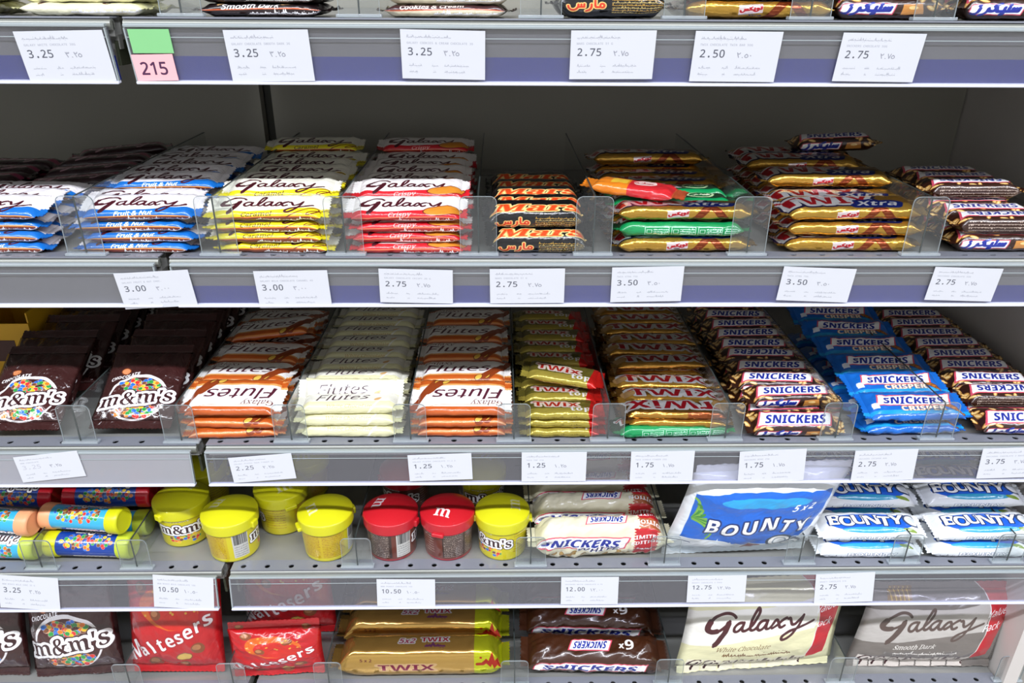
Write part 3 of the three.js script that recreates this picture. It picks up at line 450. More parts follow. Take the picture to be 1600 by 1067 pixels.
// multipacks: long pillows with a printed top and front
const MP = { white: [0.198, 0.038, 0.060], gold: [0.264, 0.046, 0.052], brown: [0.22, 0.054, 0.044] };
const MART = {
  white: wrapArt(...MP.white, (g, w, h, a, b) => {
    g.fillStyle = '#ece6c6'; g.fillRect(0, 0, w, h); g.save(); g.translate(w * 0.54, a * 0.5); g.rotate(Math.PI); snickersLogo(g, 0, 0, w * 0.26, a * 0.42); g.restore();
    snickersLogo(g, w * 0.36, a + (b - a) * 0.42, w * 0.62, (b - a) * 0.36, { slope: 0.05 }); text(g, 'WHITE', w * 0.48, a + (b - a) * 0.68, (b - a) * 0.2, { fill: '#3d3f66', skew: -0.3, edge: '#fff', ew: 6, sx: 1.5 });
    g.fillStyle = '#c4242c'; g.fillRect(w * 0.75, 0, w * 0.16, a * 0.5); g.fillStyle = '#b5653c'; g.fillRect(w * 0.75, a * 0.5, w * 0.16, a * 0.5); g.fillStyle = '#c4242c'; g.fillRect(w * 0.72, a, w * 0.17, b - a);
    g.fillStyle = '#ece6c6'; for (let y = 0; y < b; y += 16) { const o = y > a ? -0.03 * w : 0; g.beginPath(); g.moveTo(w * 0.75 + o - 2, y); g.lineTo(w * 0.765 + o, y + 8); g.lineTo(w * 0.75 + o - 2, y + 16); g.fill(); g.beginPath(); g.moveTo(w * 0.91 + o * 0.7 + 2, y); g.lineTo(w * 0.895 + o * 0.7, y + 8); g.lineTo(w * 0.91 + o * 0.7 + 2, y + 16); g.fill(); }
    g.save(); g.translate(w * 0.83, a * 0.5); g.rotate(Math.PI); text(g, 'LIMITED', 0, a * 0.22, a * 0.26, { fill: '#fff', sx: 1.05 }); text(g, 'EDITION', 0, -a * 0.2, a * 0.26, { fill: '#fff', sx: 1.05 }); g.restore();
    text(g, 'LIMITED', w * 0.805, a + (b - a) * 0.25, (b - a) * 0.17, { fill: '#fff', slope: -0.06 }); text(g, 'EDITION', w * 0.805, a + (b - a) * 0.45, (b - a) * 0.17, { fill: '#fff', slope: -0.06 }); scribble(g, w * 0.75, a + (b - a) * 0.75, w * 0.1, 22, '#fff', 0.2);
    for (let i = 0; i < 14; i++) oval(g, w * (0.1 + 0.6 * rnd()), b - (b - a) * 0.2 * rnd(), 18, 9, rnd() * 3, '#c9a25c', '#8a6a34');
  }),
  gold: wrapArt(...MP.gold, (g, w, h, a, b) => {
    g.fillStyle = '#c8a052'; g.fillRect(0, 0, w, h); g.fillStyle = '#8d6a34'; g.fillRect(0, 0, w, a * 0.2); g.fillStyle = '#b98e48'; g.fillRect(0, a * 0.2, w, a * 0.8); g.fillStyle = '#d6ac5c'; g.fillRect(0, a, w, b - a);
    text(g, '5x2', w * 0.42, a * 0.42, a * 0.32, { style: 'bold italic', fill: '#c8506a', edge: '#fff', ew: 8 }); text(g, 'TWIX', w * 0.58, a * 0.36, a * 0.3, { fill: '#c8283a', edge: '#fff', ew: 8, sx: 1.2 }); scribble(g, w * 0.53, a * 0.68, w * 0.1, a * 0.2, '#8a4a78', 0.24);
    text(g, '5 x 2', w * 0.2, a + (b - a) * 0.2, (b - a) * 0.16, { style: 'bold', fill: '#7a3a3a' });
    text(g, 'TWIX', w * 0.42, a + (b - a) * 0.55, (b - a) * 0.38, { fill: '#8e2a4a', outer: '#f0c890', ow: 14, sx: 1.7 });
    g.fillStyle = '#dfe52c'; g.fillRect(w * 0.80, 0, w * 0.2, b); g.fillStyle = '#c83a2a'; scribble(g, w * 0.82, a + (b - a) * 0.4, w * 0.12, 50, '#c83a2a', 0.2); text(g, 'FREE', w * 0.2, b + 40, 60, { fill: '#3a3a10' });
  }),
  brown: wrapArt(...MP.brown, (g, w, h, a, b) => {
    g.fillStyle = '#40200f'; g.fillRect(0, 0, w, h); g.save(); g.translate(w * 0.47, a * 0.5); g.rotate(Math.PI); snickersLogo(g, 0, 0, w * 0.26, a * 0.36); g.restore();
    text(g, '6', w * 0.735, a * 0.46, a * 0.5, { fill: '#f4f1ee', rot: Math.PI }); text(g, 'x', w * 0.68, a * 0.5, a * 0.3, { fill: '#f4f1ee' });
    snickersLogo(g, w * 0.47, a + (b - a) * 0.42, w * 0.74, (b - a) * 0.4);
  }),
};
// ---------------------------------------------------------------- bar kinds and stacks
const KINDS = {};
function kind(key, name, L, W, H, mat, o = {}) {
  const fine = [1, 2].map((s) => barGeo({ L, W, H, seed: s + key.length * 3, ...o })), rough = [3, 4].map((s) => barGeo({ L, W, H, seed: s + key.length * 5, nu: 20, nv: 18, ...o }));
  KINDS[key] = { name, L, W, H, mat, fine, rough };
}
kind('nut', 'fruit_nut_bar', ...gb, film(ART.nut)); kind('caramel', 'caramel_bar', ...gb, film(ART.caramel)); kind('crispy', 'crispy_bar', ...gb, film(ART.crispy));
kind('dark', 'dark_chocolate_bar', ...gb, film(ART.dark)); kind('cream', 'white_chocolate_bar', ...gb, film(ART.cream)); kind('cookies', 'cookie_bar', ...gb, film(ART.cookies));
kind('purple', 'chocolate_bar', 0.13, 0.042, 0.014, film(ART.purple));
kind('mars', 'nougat_bar', 0.118, 0.038, 0.026, film(ART.mars, { roughness: 0.25 }), { e: 2.6, seal: 0.007 });
kind('xtra', 'biscuit_bar', 0.165, 0.042, 0.0175, foil(ART.xtra), { crumple: 0.0006, e: 2.7 });
kind('green', 'hazelnut_bar', 0.155, 0.04, 0.0165, film(ART.green), { crumple: 0.0007 });
kind('snick', 'peanut_bar', 0.124, 0.036, 0.021, film(ART.snick), { e: 2.8 });
kind('twix', 'biscuit_finger_bar', 0.138, 0.036, 0.0125, foil(ART.twix), { crumple: 0.0009, e: 2.6 });
kind('twixtop', 'biscuit_square_bar', 0.108, 0.038, 0.0125, foil(ART.twixtop, { metalness: 0.45 }), { crumple: 0.0006 });
kind('flute', 'wafer_bar', 0.126, 0.06, 0.0135, film(ART.flute));
kind('cream2', 'white_wafer_bar', 0.134, 0.036, 0.0155, film(ART.cream2), { crumple: 0.0006 });
kind('crisper', 'crisp_bar', 0.136, 0.048, 0.016, film(ART.crisper, { roughness: 0.28 }), { crumple: 0.0013, e: 2.4 });
kind('bounty', 'coconut_bar', 0.148, 0.042, 0.025, film(ART.bounty), { e: 2.4, seal: 0.006, end: 0.018 });
kind('dust', 'candy_pack', 0.12, 0.036, 0.014, film(ART.dust), { seal: 0.013 });
for (const k of ['white', 'gold', 'brown']) kind('multi_' + k, 'multipack', ...MP[k], (k === 'gold' ? foil(MART[k], { metalness: 0.8, roughness: 0.2, bumpScale: 0.0003 }) : film(MART[k])), { crumple: k === 'gold' ? 0.0005 : 0.002, e: k === 'gold' ? 3.4 : 2.5, end: 0.024, seal: 0.012, nu: 44, nv: 40 });
function bar(key, pos, rot, label, group, far, category) {
  const k = KINDS[key], g = (far ? k.rough : k.fine)[rnd() < 0.5 ? 0 : 1], t = thing(k.name, label, category ?? (k.name === 'multipack' ? 'multipack' : 'chocolate bar'), group, pos);
  t.rotation.set(rot[0], rot[1], rot[2], 'YXZ'); part('wrapper', g.body, k.mat, t); for (const s of g.seals) part('end_seal', s, k.mat, t); return t;
}
const slump = (i, t, n) => (t === n - 1 ? (i === 0 ? { tilt: 0.34, dy: 0.006, dz: 0.003 } : i === 1 ? { tilt: 0.26, dy: 0.005 } : { tilt: 0.14 + 0.1 * rnd(), dy: 0.004 }) : i === 0 ? { tilt: 0.08 } : {});
// rows: tiers in each row from the front; opt.mod(row, tier) may change one bar
const ORD = ['first', 'second', 'third', 'fourth', 'fifth', 'sixth', 'seventh', 'eighth', 'ninth', 'tenth', 'eleventh'];
function stack(key, px, py, r, rows, label, group, o = {}) {
  const k = KINDS[key], x = xAt(px, py, -0.05); let z = -(o.z0 ?? 0.013);
  rows.forEach((n, i) => {
    for (let t = 0; t < n; t++) {
      const m = o.mod?.(i, t, n) ?? {}; if (m.skip) continue; const kk = KINDS[m.key ?? key];
      const y = DECK[r] + t * k.H * 0.985, zz = z - k.W / 2 + jit(0.0015) + (m.dz ?? 0) - (i ? 0 : t * (o.back ?? 0));
      bar(m.key ?? key, [x + jit(o.jx ?? 0.003) + (m.dx ?? 0) + (o.drift ?? 0) * i, y + (m.dy ?? 0), zz], [(m.tilt ?? jit(0.02)) * (m.flip ? -1 : 1), jit(o.jr ?? 0.025) + (m.flip ? Math.PI : 0) + (m.yaw ?? 0), (m.roll ?? 0)], m.label ?? `${label}, ${ORD[t]} up, ${ORD[i]} pile from the shelf edge`, m.label ? null : group, i > 1 && t < n - 1 || i > 4);
    }
    z -= k.W * (o.pitch ?? 1.01);
  });
}
// ---------------------------------------------------------------- top shelf
for (const [k, px, n, label, group] of [
  ['cream', 155, 3, 'cream bar on top shelf above worn tag', 'cream bars on the top shelf'],
  ['cream', -75, 3, 'cream bar on top shelf next to others', 'cream bars at the edge'],
  ['dark', 425, 3, 'black bar with orange swirls on top shelf', 'black bars with orange swirls'],
  ['cookies', 702, 3, 'cookies and cream bar on top shelf', 'cookies and cream bars'],
  ['mars', 945, 2, 'black orange lettered bar on top shelf', 'black bars on the top shelf'],
  ['xtra', 1165, 2, 'gold foil bar on top shelf', 'gold bars on the top shelf'],
  ['snick', 1360, 2, 'top shelf peanut bar beside gold bar', 'peanut bars beside the gold bars'],
  ['snick', 1555, 2, 'top shelf peanut bar near end panel', 'peanut bars at the end of the top shelf'],
]) stack(k, px, 28, 0, [n, n], label, group, { jr: 0.01 });

// ---------------------------------------------------------------- second shelf
const five = [4, 5, 5, 5, 5, 5, 6];
stack('nut', 12, 395, 1, [4, 4, 4, 3, 3, 3, 3], 'fruit and nut bar beside purple bars', 'fruit and nut bars by the purple ones', { back: 0.003, jr: 0.04, jx: 0.006, mod: slump });
stack('purple', -110, 395, 1, [2, 3, 4, 4, 4, 4], 'dark purple bar beside blue bars', 'dark purple bars');
for (let i = 0; i < 4; i++) bar('purple', [xAt(30, 395) + jit(0.01), DECK[1] + 0.036 + i * 0.004, -0.17 - i * 0.045], [0.02, 0.25 + jit(0.2), 0.04], `dark purple bar loose on fruit and nut bars, ${ORD[i]} from the front`, 'loose dark purple bars', true);
stack('nut', 238, 395, 1, [4, 4, 5, 5, 5, 5, 5], 'fruit and nut bar beside yellow bars', 'fruit and nut bars by the caramel bars', { back: 0.003, jx: 0.007, jr: 0.045, mod: slump });
stack('caramel', 440, 395, 1, five, 'white and yellow caramel bar', 'caramel bars', { back: 0.002, jx: 0.006, jr: 0.035, mod: slump });
stack('crispy', 645, 395, 1, five, 'white and red crispy bar', 'crispy bars', { back: 0.001, mod: slump });
stack('mars', 836, 395, 1, [2, 2, 2, 2, 2], 'second shelf black bar with orange script', 'black bars on the second shelf', { back: 0.011, jr: 0.015, mod: (i, t) => ({ tilt: 0.12 + (i ? 0.0 : 0.1) }) });
stack('xtra', 1052, 395, 1, [3, 3, 3, 3, 3, 4], 'gold bar in stack with green bars', 'gold bars around the green bar', { back: 0.002, mod: (i, t) => (i === 0 && t === 1 ? { key: 'green', label: 'bright green bar with white boxed print between gold bars' } : i === 1 && t === 2 ? { key: 'green', label: 'dark green topped bar lying behind the orange and red pack' } : i === 2 && t === 2 ? { key: 'green', label: 'dark green topped bar furthest back among the gold bars' } : {}) });
bar('dust', [xAt(990, 330, -0.055), DECK[1] + 0.0545, -0.062], [0.06, -0.42, -0.03], 'small orange and red pack lying slantwise on gold bars', null, false);
stack('xtra', 1308, 395, 1, [3, 3, 4, 3, 4, 4], 'gold bar in the all gold stack', 'gold bars in the all gold stack', { back: 0.003, jr: 0.03, mod: (i, t, n) => (t === n - 1 ? { tilt: i ? 0.12 : 0.2, dy: 0.003 } : {}) });
stack('snick', 1535, 395, 1, [2, 2, 3, 3, 3], 'second shelf peanut bar near end panel', 'peanut bars on the second shelf', { mod: (i, t, n) => ({ flip: i === 2 && t === n - 1 || i === 0 && t === 1 }) });
bar('snick', [xAt(1290, 250, -0.26), DECK[1] + 0.070, -0.25], [0.1, 0.04, 0.03], 'brown peanut bar lying across the rear of the all gold stack', null, true);

// ---------------------------------------------------------------- third shelf
stack('flute', 380, 683, 2, [3, 4, 4, 4, 4], 'orange white wafer bar beside brown bags', 'orange and white wafer bars', { back: 0.001, jr: 0.05, mod: (i, t, n) => (i === 0 && t === 2 ? { flip: true, tilt: 0.32, dy: 0.011, label: 'upside-down white and orange bar atop the front stack by brown bags' } : i === 3 && t === n - 1 ? { roll: 0.1, dy: 0.01, yaw: 0.1 } : {}) });
stack('cream2', 554, 683, 2, [3, 3, 3, 3, 3, 3, 3, 3, 3], 'pale cream finger bar', 'cream finger bars', { back: 0.003, jr: 0.03, mod: (i, t) => (i === 1 && t === 2 ? { tilt: 0.9, dy: 0.006 } : {}) });
stack('flute', 722, 683, 2, [3, 4, 4, 4, 4], 'wafer bar between cream and olive bars', 'white and brown wafer bars', { jr: 0.02, mod: (i, t) => (i === 0 && t === 2 ? { flip: true, tilt: 0.3, dy: 0.01, label: 'upside-down wafer bar propped on the stack beside the olive bars' } : {}) });
stack('twixtop', 872, 683, 2, [3, 3, 3, 4, 4, 4, 4, 4], 'olive gold bar with red end', 'olive gold bars', { jr: 0.02 });
bar('twixtop', [xAt(880, 590, -0.075), DECK[2] + 0.047, -0.085], [0.15, -0.2, -0.08], 'olive gold bar with a red end lying slantwise on the others', null, false);
stack('twix', 1043, 683, 2, [3, 3, 3, 4, 4, 4, 4, 4, 4], 'shiny gold bar with red letters', 'small gold bars', { back: 0.001, jr: 0.05, jx: 0.005, mod: (i, t) => (i === 0 && t === 0 ? { key: 'green', dx: 0.002, label: 'green bar at the bottom of the shiny gold stack' } : i === 0 && t === 2 ? { flip: true, label: 'upside-down shiny gold bar at the front above the green one', tilt: 0.12 } : {}) });
stack('snick', 1226, 683, 2, [1, 2, 2, 2, 2, 2, 2, 2, 2, 2], 'third shelf peanut bar beside gold bars', 'peanut bars by the gold bars', { jr: 0.05, jx: 0.004, mod: (i, t) => ({ flip: i === 4 && t === 1, tilt: i === 0 ? 0.42 : 0.12, dy: i === 0 ? 0.005 : 0 }) });
stack('crisper', 1398, 683, 2, [2, 2, 2, 2, 2, 2], 'bright blue crisp bar among peanut bars', 'blue crisp bars', { jr: 0.06, jx: 0.004, mod: (i, t) => (t === 1 ? { tilt: 0.3, dy: 0.01 + i * 0.004 } : {}) });
stack('snick', 1562, 683, 2, [1, 2, 2, 2, 2, 2, 2, 2, 2], 'third shelf peanut bar near end panel', 'peanut bars by the end panel', { jr: 0.05, mod: (i, t) => ({ flip: i === 1 && t === 1, tilt: i ? 0.12 : 0.35, dy: i ? 0 : 0.005 }) });

// ---------------------------------------------------------------- bags
function bag(g, mat, pos, rot, label, group, name = 'candy_bag', category = 'bag') {
  const t = thing(name, label, category, group, pos); t.rotation.set(...rot, 'YXZ'); part('pouch', g.body, mat, t); part('bottom_seal', g.seals[0], mat, t); part('top_seal', g.seals[1], mat, t); return t;
}
function mmLogo(g, x, y, s, slope = -0.1) {
  text(g, "m&m's", x, y, s, { style: 'bold', family: 'serif', fill: '#3a1a1e', outer: '#3a1a1e', ow: s * 0.36, edge: '#fff', ew: s * 0.26, slope, sx: 1.05 });
}
const brownArt = canvas(512, 640, (g, w, h) => {
  g.fillStyle = '#3b1d1c'; g.fillRect(0, 0, w, h); g.fillStyle = '#f3f0f0'; g.beginPath(); g.ellipse(w * 0.5, h * 0.66, w * 0.38, h * 0.25, 0, 0, 7); g.fill();
  g.fillStyle = '#4a2524'; g.beginPath(); g.ellipse(w * 0.5, h * 0.67, w * 0.355, h * 0.225, 0, 0, 7); g.fill(); sweets(g, w * 0.5, h * 0.53, w * 0.26, h * 0.07, 70, 15); sweets(g, w * 0.5, h * 0.82, w * 0.27, h * 0.06, 70, 15);
  mmLogo(g, w * 0.5, h * 0.68, 124, -0.12); text(g, 'CHOCOLATE', w * 0.27, h * 0.43, 32, { fill: '#fff', slope: -0.25 }); oval(g, w * 0.26, h * 0.37, 30, 22, 0, '#d98a5a', '#7a3a1a');
});
const brownMat = film(brownArt, { roughness: 0.2, clearcoat: 1, bumpScale: 0.0022 });
const smallBrown = [1, 2, 3].map((s) => bagGeo({ W: 0.103, H: 0.128, D: 0.016, seed: s, crumple: 0.0022 }));
const bigBrown = [4, 5].map((s) => bagGeo({ W: 0.132, H: 0.185, D: 0.045, seed: s, crumple: 0.003 }));
for (let i = 0; i < 7; i++) {
  bag(smallBrown[i % 3], brownMat, [xAt(214, 680) + jit(0.006), DECK[2] + 0.012 + Math.min(i, 2) * 0.003, -0.02 - i * 0.045], [-1.06 + jit(0.01), jit(0.03), 0], `dark brown candy bag beside orange bars, ${ORD[i]} from the shelf edge`, 'brown candy bags by the orange bars');
  bag(smallBrown[(i + 1) % 3], brownMat, [xAt(38, 680) + jit(0.006), DECK[2] + 0.012 + Math.min(i, 2) * 0.003, -0.017 - i * 0.045], [-1.06 + jit(0.01), jit(0.03), 0], `dark brown candy bag before the yellow box, ${ORD[i]} from the shelf edge`, 'brown candy bags by the yellow box');
}
const yb = thing('display_box', 'yellow cardboard display box with a brown label', 'box', null, [xAt(-15, 560, -0.17), DECK[2], -0.235]);
const ym = std(0xd9a414, { roughness: 0.55 });
part('front_wall', box(-0.06, 0.06, 0, 0.085, 0.055, 0.057), ym, yb); part('side_wall', box(-0.06, -0.058, 0, 0.1, -0.09, 0.055), ym, yb); part('side_wall', box(0.058, 0.06, 0, 0.1, -0.09, 0.055), ym, yb); part('rear_wall', box(-0.06, 0.06, 0, 0.115, -0.092, -0.09), ym, yb);
part('label', box(-0.04, 0.035, 0.028, 0.06, 0.057, 0.0576, 0), std(0x4a2418), yb);

// ---------------------------------------------------------------- fourth shelf: tubes, canisters, multipacks, coconut bars
const tubeArt = (a, b) => canvas(512, 400, (g, w, h) => { g.fillStyle = a; g.fillRect(0, 0, w, h); g.fillStyle = b; g.fillRect(0, h * 0.62, w, h * 0.38); for (const y of [0.2, 0.7]) sweets(g, w * 0.5, h * y, w * 0.34, h * 0.1, 90, 12); for (const y of [0.42, 0.93]) { mmLogo(g, w * 0.6, h * y - 12, 74, 0); text(g, 'MINIS', w * 0.2, h * y - 6, 38, { fill: '#fff', edge: '#1a3a8a', ew: 8 }); } g.fillStyle = '#fff'; g.fillRect(0, 0, 12, h); g.fillRect(w - 12, 0, 12, h); });
const tubeMats = [film(tubeArt('#123f9a', '#0b2a72'), { bumpScale: 0.0001 }), film(tubeArt('#3ab0dc', '#1a62c0'), { bumpScale: 0.0001 })];
const capMats = { red: std(0xc81428, { roughness: 0.3, clearcoat: 0.4 }), yellow: std(0xd3d414, { roughness: 0.35 }), peach: std(0xf0a878, { roughness: 0.4 }), lime: std(0xc6d638, { roughness: 0.35 }) };
const TL = 0.105, TR = 0.0165;
const tubeBody = new THREE.CylinderGeometry(TR, TR, TL, 28, 1, true).rotateZ(-Math.PI / 2);
{ const uv = tubeBody.attributes.uv; for (let i = 0; i < uv.count; i++) { const u = uv.getX(i), v = uv.getY(i); uv.setXY(i, v, u); } }
const capGeo = (s) => new THREE.LatheGeometry([[0, 0], [TR * 0.82, 0], [TR * 0.86, -0.0012], [TR * 0.95, -0.0012], [TR * 1.06, 0.0004], [TR * 1.1, 0.003], [TR * 1.08, 0.016], [TR, 0.017]].map(([x, y]) => new THREE.Vector2(x, y)), 28).rotateZ(s * Math.PI / 2).translate(s * (TL / 2 + 0.005), 0, 0);
const capA = capGeo(-1), capB = capGeo(1);
function tube(m, ends, pos, rot, label) {
  const t = thing('candy_tube', label, 'candy tube', null, pos); t.rotation.set(...rot, 'YZX');
  part('sleeve', tubeBody, tubeMats[m], t); part('end_cap', capA, capMats[ends[0]], t); part('end_cap', capB, capMats[ends[1]], t); return t;
}
const D4 = DECK[3];
const tp = (px, y, z) => [xAt(px, 860, -0.03), D4 + y, z];         // logs of a heap: bottom layer, then layers lying in the hollows
tube(0, ['yellow', 'lime'], tp(141, 0.0185, -0.036), [0.4, -0.05, 0], 'dark blue candy tube at the bottom of the front heap');
tube(1, ['peach', 'yellow'], tp(136, 0.056, -0.044), [0.3, -0.17, 0.05], 'pale blue candy tube with peach rims and a yellow end');
tube(1, ['lime', 'lime'], tp(143, 0.0185, -0.082), [0.2, 0.0, 0], 'pale blue candy tube lying behind the bottom one by the divider');
tube(0, ['red', 'red'], tp(146, 0.054, -0.098), [0.7, 0.06, -0.03], 'blue candy tube with red caps just behind the pale one');
tube(0, ['red', 'red'], tp(144, 0.092, -0.100), [0.3, 0.05, -0.05], 'blue candy tube with red caps high in the heap near the canister');
tube(0, ['yellow', 'red'], tp(140, 0.0185, -0.150), [0.5, 0.03, 0], 'dark blue candy tube low down behind the front heap');
tube(0, ['red', 'peach'], tp(146, 0.064, -0.148), [0.1, 0.02, 0], 'dark blue candy tube at the back of the front heap');
tube(1, ['peach', 'lime'], tp(-8, 0.0185, -0.034), [1.2, -0.03, 0], 'pale blue candy tube low in the heap beside the divider');
tube(1, ['red', 'peach'], tp(-6, 0.056, -0.042), [0.2, -0.1, -0.03], 'pale blue candy tube with a peach cap above the low one');
tube(0, ['red', 'red'], tp(-8, 0.0185, -0.080), [0, 0.02, 0], 'dark blue candy tube under the red capped ones');
tube(0, ['red', 'red'], tp(-10, 0.056, -0.096), [1.0, 0.03, -0.06], 'blue candy tube sloping down to a red cap');
tube(0, ['red', 'peach'], tp(-6, 0.094, -0.098), [0.1, 0.0, 0], 'dark blue candy tube on top of the sloping one');
const mark = (s, col, back) => canvas(256, 256, (g, w, h) => { g.fillStyle = back; g.fillRect(0, 0, w, h); text(g, 'm', w / 2, h * 0.72, 84, { family: 'serif', fill: col }); });
const cBody = new THREE.LatheGeometry([[0, 0], [0.0325, 0], [0.0342, 0.0012], [0.0345, 0.004], [0.0372, 0.052], [0.0372, 0.054]].map(([x, y]) => new THREE.Vector2(x, y)), 48);
{ const p = cBody.attributes.position, uv = cBody.attributes.uv; for (let i = 0; i < uv.count; i++) uv.setY(i, p.getY(i) / 0.054); }
const cLid = new THREE.LatheGeometry([[0.0372, 0.046], [0.0388, 0.0462], [0.0394, 0.048], [0.0397, 0.0605], [0.0393, 0.0622], [0.0382, 0.0628]].map(([x, y]) => new THREE.Vector2(x, y)), 48);
const cTop = new THREE.LatheGeometry([[0.0382, 0.0628], [0.036, 0.0640], [0.032, 0.0660], [0.026, 0.0685], [0.019, 0.0706], [0.01, 0.0721], [0, 0.0726]].map(([x, y]) => new THREE.Vector2(x, y)), 48);
{ const p = cTop.attributes.position, uv = cTop.attributes.uv; for (let i = 0; i < uv.count; i++) uv.setXY(i, 0.5 + p.getX(i) / 0.076, 0.5 - p.getZ(i) / 0.076); }
const cTab = new RoundedBoxGeometry(0.018, 0.006, 0.006, 2, 0.002).translate(0, 0.0475, 0.0402), cHinge = new RoundedBoxGeometry(0.012, 0.01, 0.006, 2, 0.002).translate(0, 0.051, -0.0400);
for (const g of [cBody, cLid, cTop, cTab, cHinge]) g.scale(0.945, 1, 0.945);
const bodyArt = (base, ink, panel, rim) => canvas(1024, 256, (g, w, h) => {
  g.fillStyle = base; g.fillRect(0, 0, w, h); g.fillStyle = rim; g.fillRect(0, h * 0.93, w, h * 0.07);
  g.fillStyle = panel; g.fillRect(w * 0.02, h * 0.1, w * 0.3, h * 0.78); for (let i = 0; i < 13; i++) for (let k = 0; k < 2; k++) scribble(g, w * (0.03 + k * 0.145), h * (0.2 + i * 0.055), w * 0.125, 9, ink, 0.16);
  g.fillStyle = '#c9c9c4'; g.fillRect(w * 0.35, h * 0.1, w * 0.1, h * 0.78); for (let i = 0; i < 22; i++) { g.fillStyle = '#2a2a2a'; g.fillRect(w * 0.36 + i * 4, h * 0.14, 1 + rnd() * 2.4, h * 0.34); } for (let i = 0; i < 5; i++) scribble(g, w * 0.36, h * (0.56 + i * 0.07), w * 0.08, 9, '#7a7a78', 0.15);
  mmLogo(g, w * 0.64, h * 0.45, 92, 0); sweets(g, w * 0.64, h * 0.74, w * 0.1, h * 0.12, 26, 13); text(g, 'CHOCOLATE', w * 0.6, h * 0.16, 28, { fill: '#fff' });
  for (let i = 0; i < 8; i++) scribble(g, w * 0.82, h * (0.2 + i * 0.08), w * 0.14, 9, ink, 0.15);
});
const plasticY = std(0xd9d61c, { roughness: 0.3, clearcoat: 0.35 }), plasticR = std(0xc41c2a, { roughness: 0.3, clearcoat: 0.35 });
const CAN = {
  yellow: { body: film(bodyArt('#d4c81c', '#a5741a', '#cdb41e', '#d8cf20'), { bumpScale: 0.0001 }), lid: plasticY, top: std(0xffffff, { map: mark(0, '#e9e7a8', '#dbd81d'), roughness: 0.28, clearcoat: 0.4 }) },
  red: { body: film(bodyArt('#6a3528', '#b9a79a', '#3c2a24', '#b01c2c'), { bumpScale: 0.0001 }), lid: plasticR, top: std(0xffffff, { map: mark(0, '#f4e4e2', '#c91d28'), roughness: 0.28, clearcoat: 0.4 }) },
};
function canister(c, px, py, turn, label, dz = 0) {
  const m = CAN[c], p = onZ(px, py, -0.05 + dz), t = thing('candy_canister', label, 'canister', null, [p.x, D4, -0.05 + dz]); t.rotation.y = turn;
  part('body', cBody, m.body, t); const l = part('lid', cLid, m.lid, t); part('lid_top', cTop, m.top, l); part('tab', cTab, m.lid, l); part('hinge', cHinge, m.lid, l);
}
canister('yellow', 363, 825, -1.9, 'yellow canister with a barcode on its side beside the upright gap');
canister('yellow', 287, 799, 2.6, 'yellow canister showing its dark logo beside the candy tubes', -0.032);
canister('yellow', 443, 793, 0.6, 'yellow canister set back between two other yellow ones', -0.056);
canister('yellow', 511, 820, -1.1, 'yellow canister standing next to a red canister');
canister('red', 612, 820, -1.9, 'red lidded canister with a barcode beside the yellow canister');
canister('red', 700, 820, -0.3, 'red lidded canister with a dark print panel between red and yellow ones');
canister('yellow', 785, 820, 1.6, 'yellow canister beside the cream multipack');
canister('yellow', 320, 760, 1.7, 'yellow canister half hidden behind the front yellow ones', -0.11);
canister('yellow', 480, 758, 0.3, 'yellow canister standing in the shade behind the set back one', -0.135);
canister('red', 634, 755, 1.9, 'red canister standing in the shade behind the front canisters', -0.1);
canister('yellow', 752, 752, 2.6, 'yellow canister in the second row behind the last yellow one', -0.1);
for (let i = 0; i < 4; i++) bar('multi_white', [xAt(935, 860) - i * 0.001, D4 + 0.002 + (i ? 0.004 : 0), -0.036 - i * 0.046], [0.16 - 0.03 * i, 0.03 + jit(0.02), 0], i ? `cream multipack with red band, ${ORD[i]} from the shelf edge` : 'cream multipack with a large blue logo at the front of its row', i ? 'cream multipacks behind the front one' : null, false);
stack('bounty', 1336, 872, 3, [2, 3, 3, 3, 3, 3], 'coconut bar beside large white bag', 'coconut bars by the white bag', { jr: 0.02, back: 0.004, mod: (i, t, n) => (t === n - 1 ? { tilt: 0.22, dy: 0.004 } : { tilt: 0.08 }) });
stack('bounty', 1500, 872, 3, [2, 3, 3, 3, 3, 3], 'coconut bar near the end panel', 'coconut bars by the end panel', { jr: 0.02, back: 0.004, mod: (i, t, n) => (t === n - 1 ? { tilt: 0.22, dy: 0.004 } : { tilt: 0.08 }) });
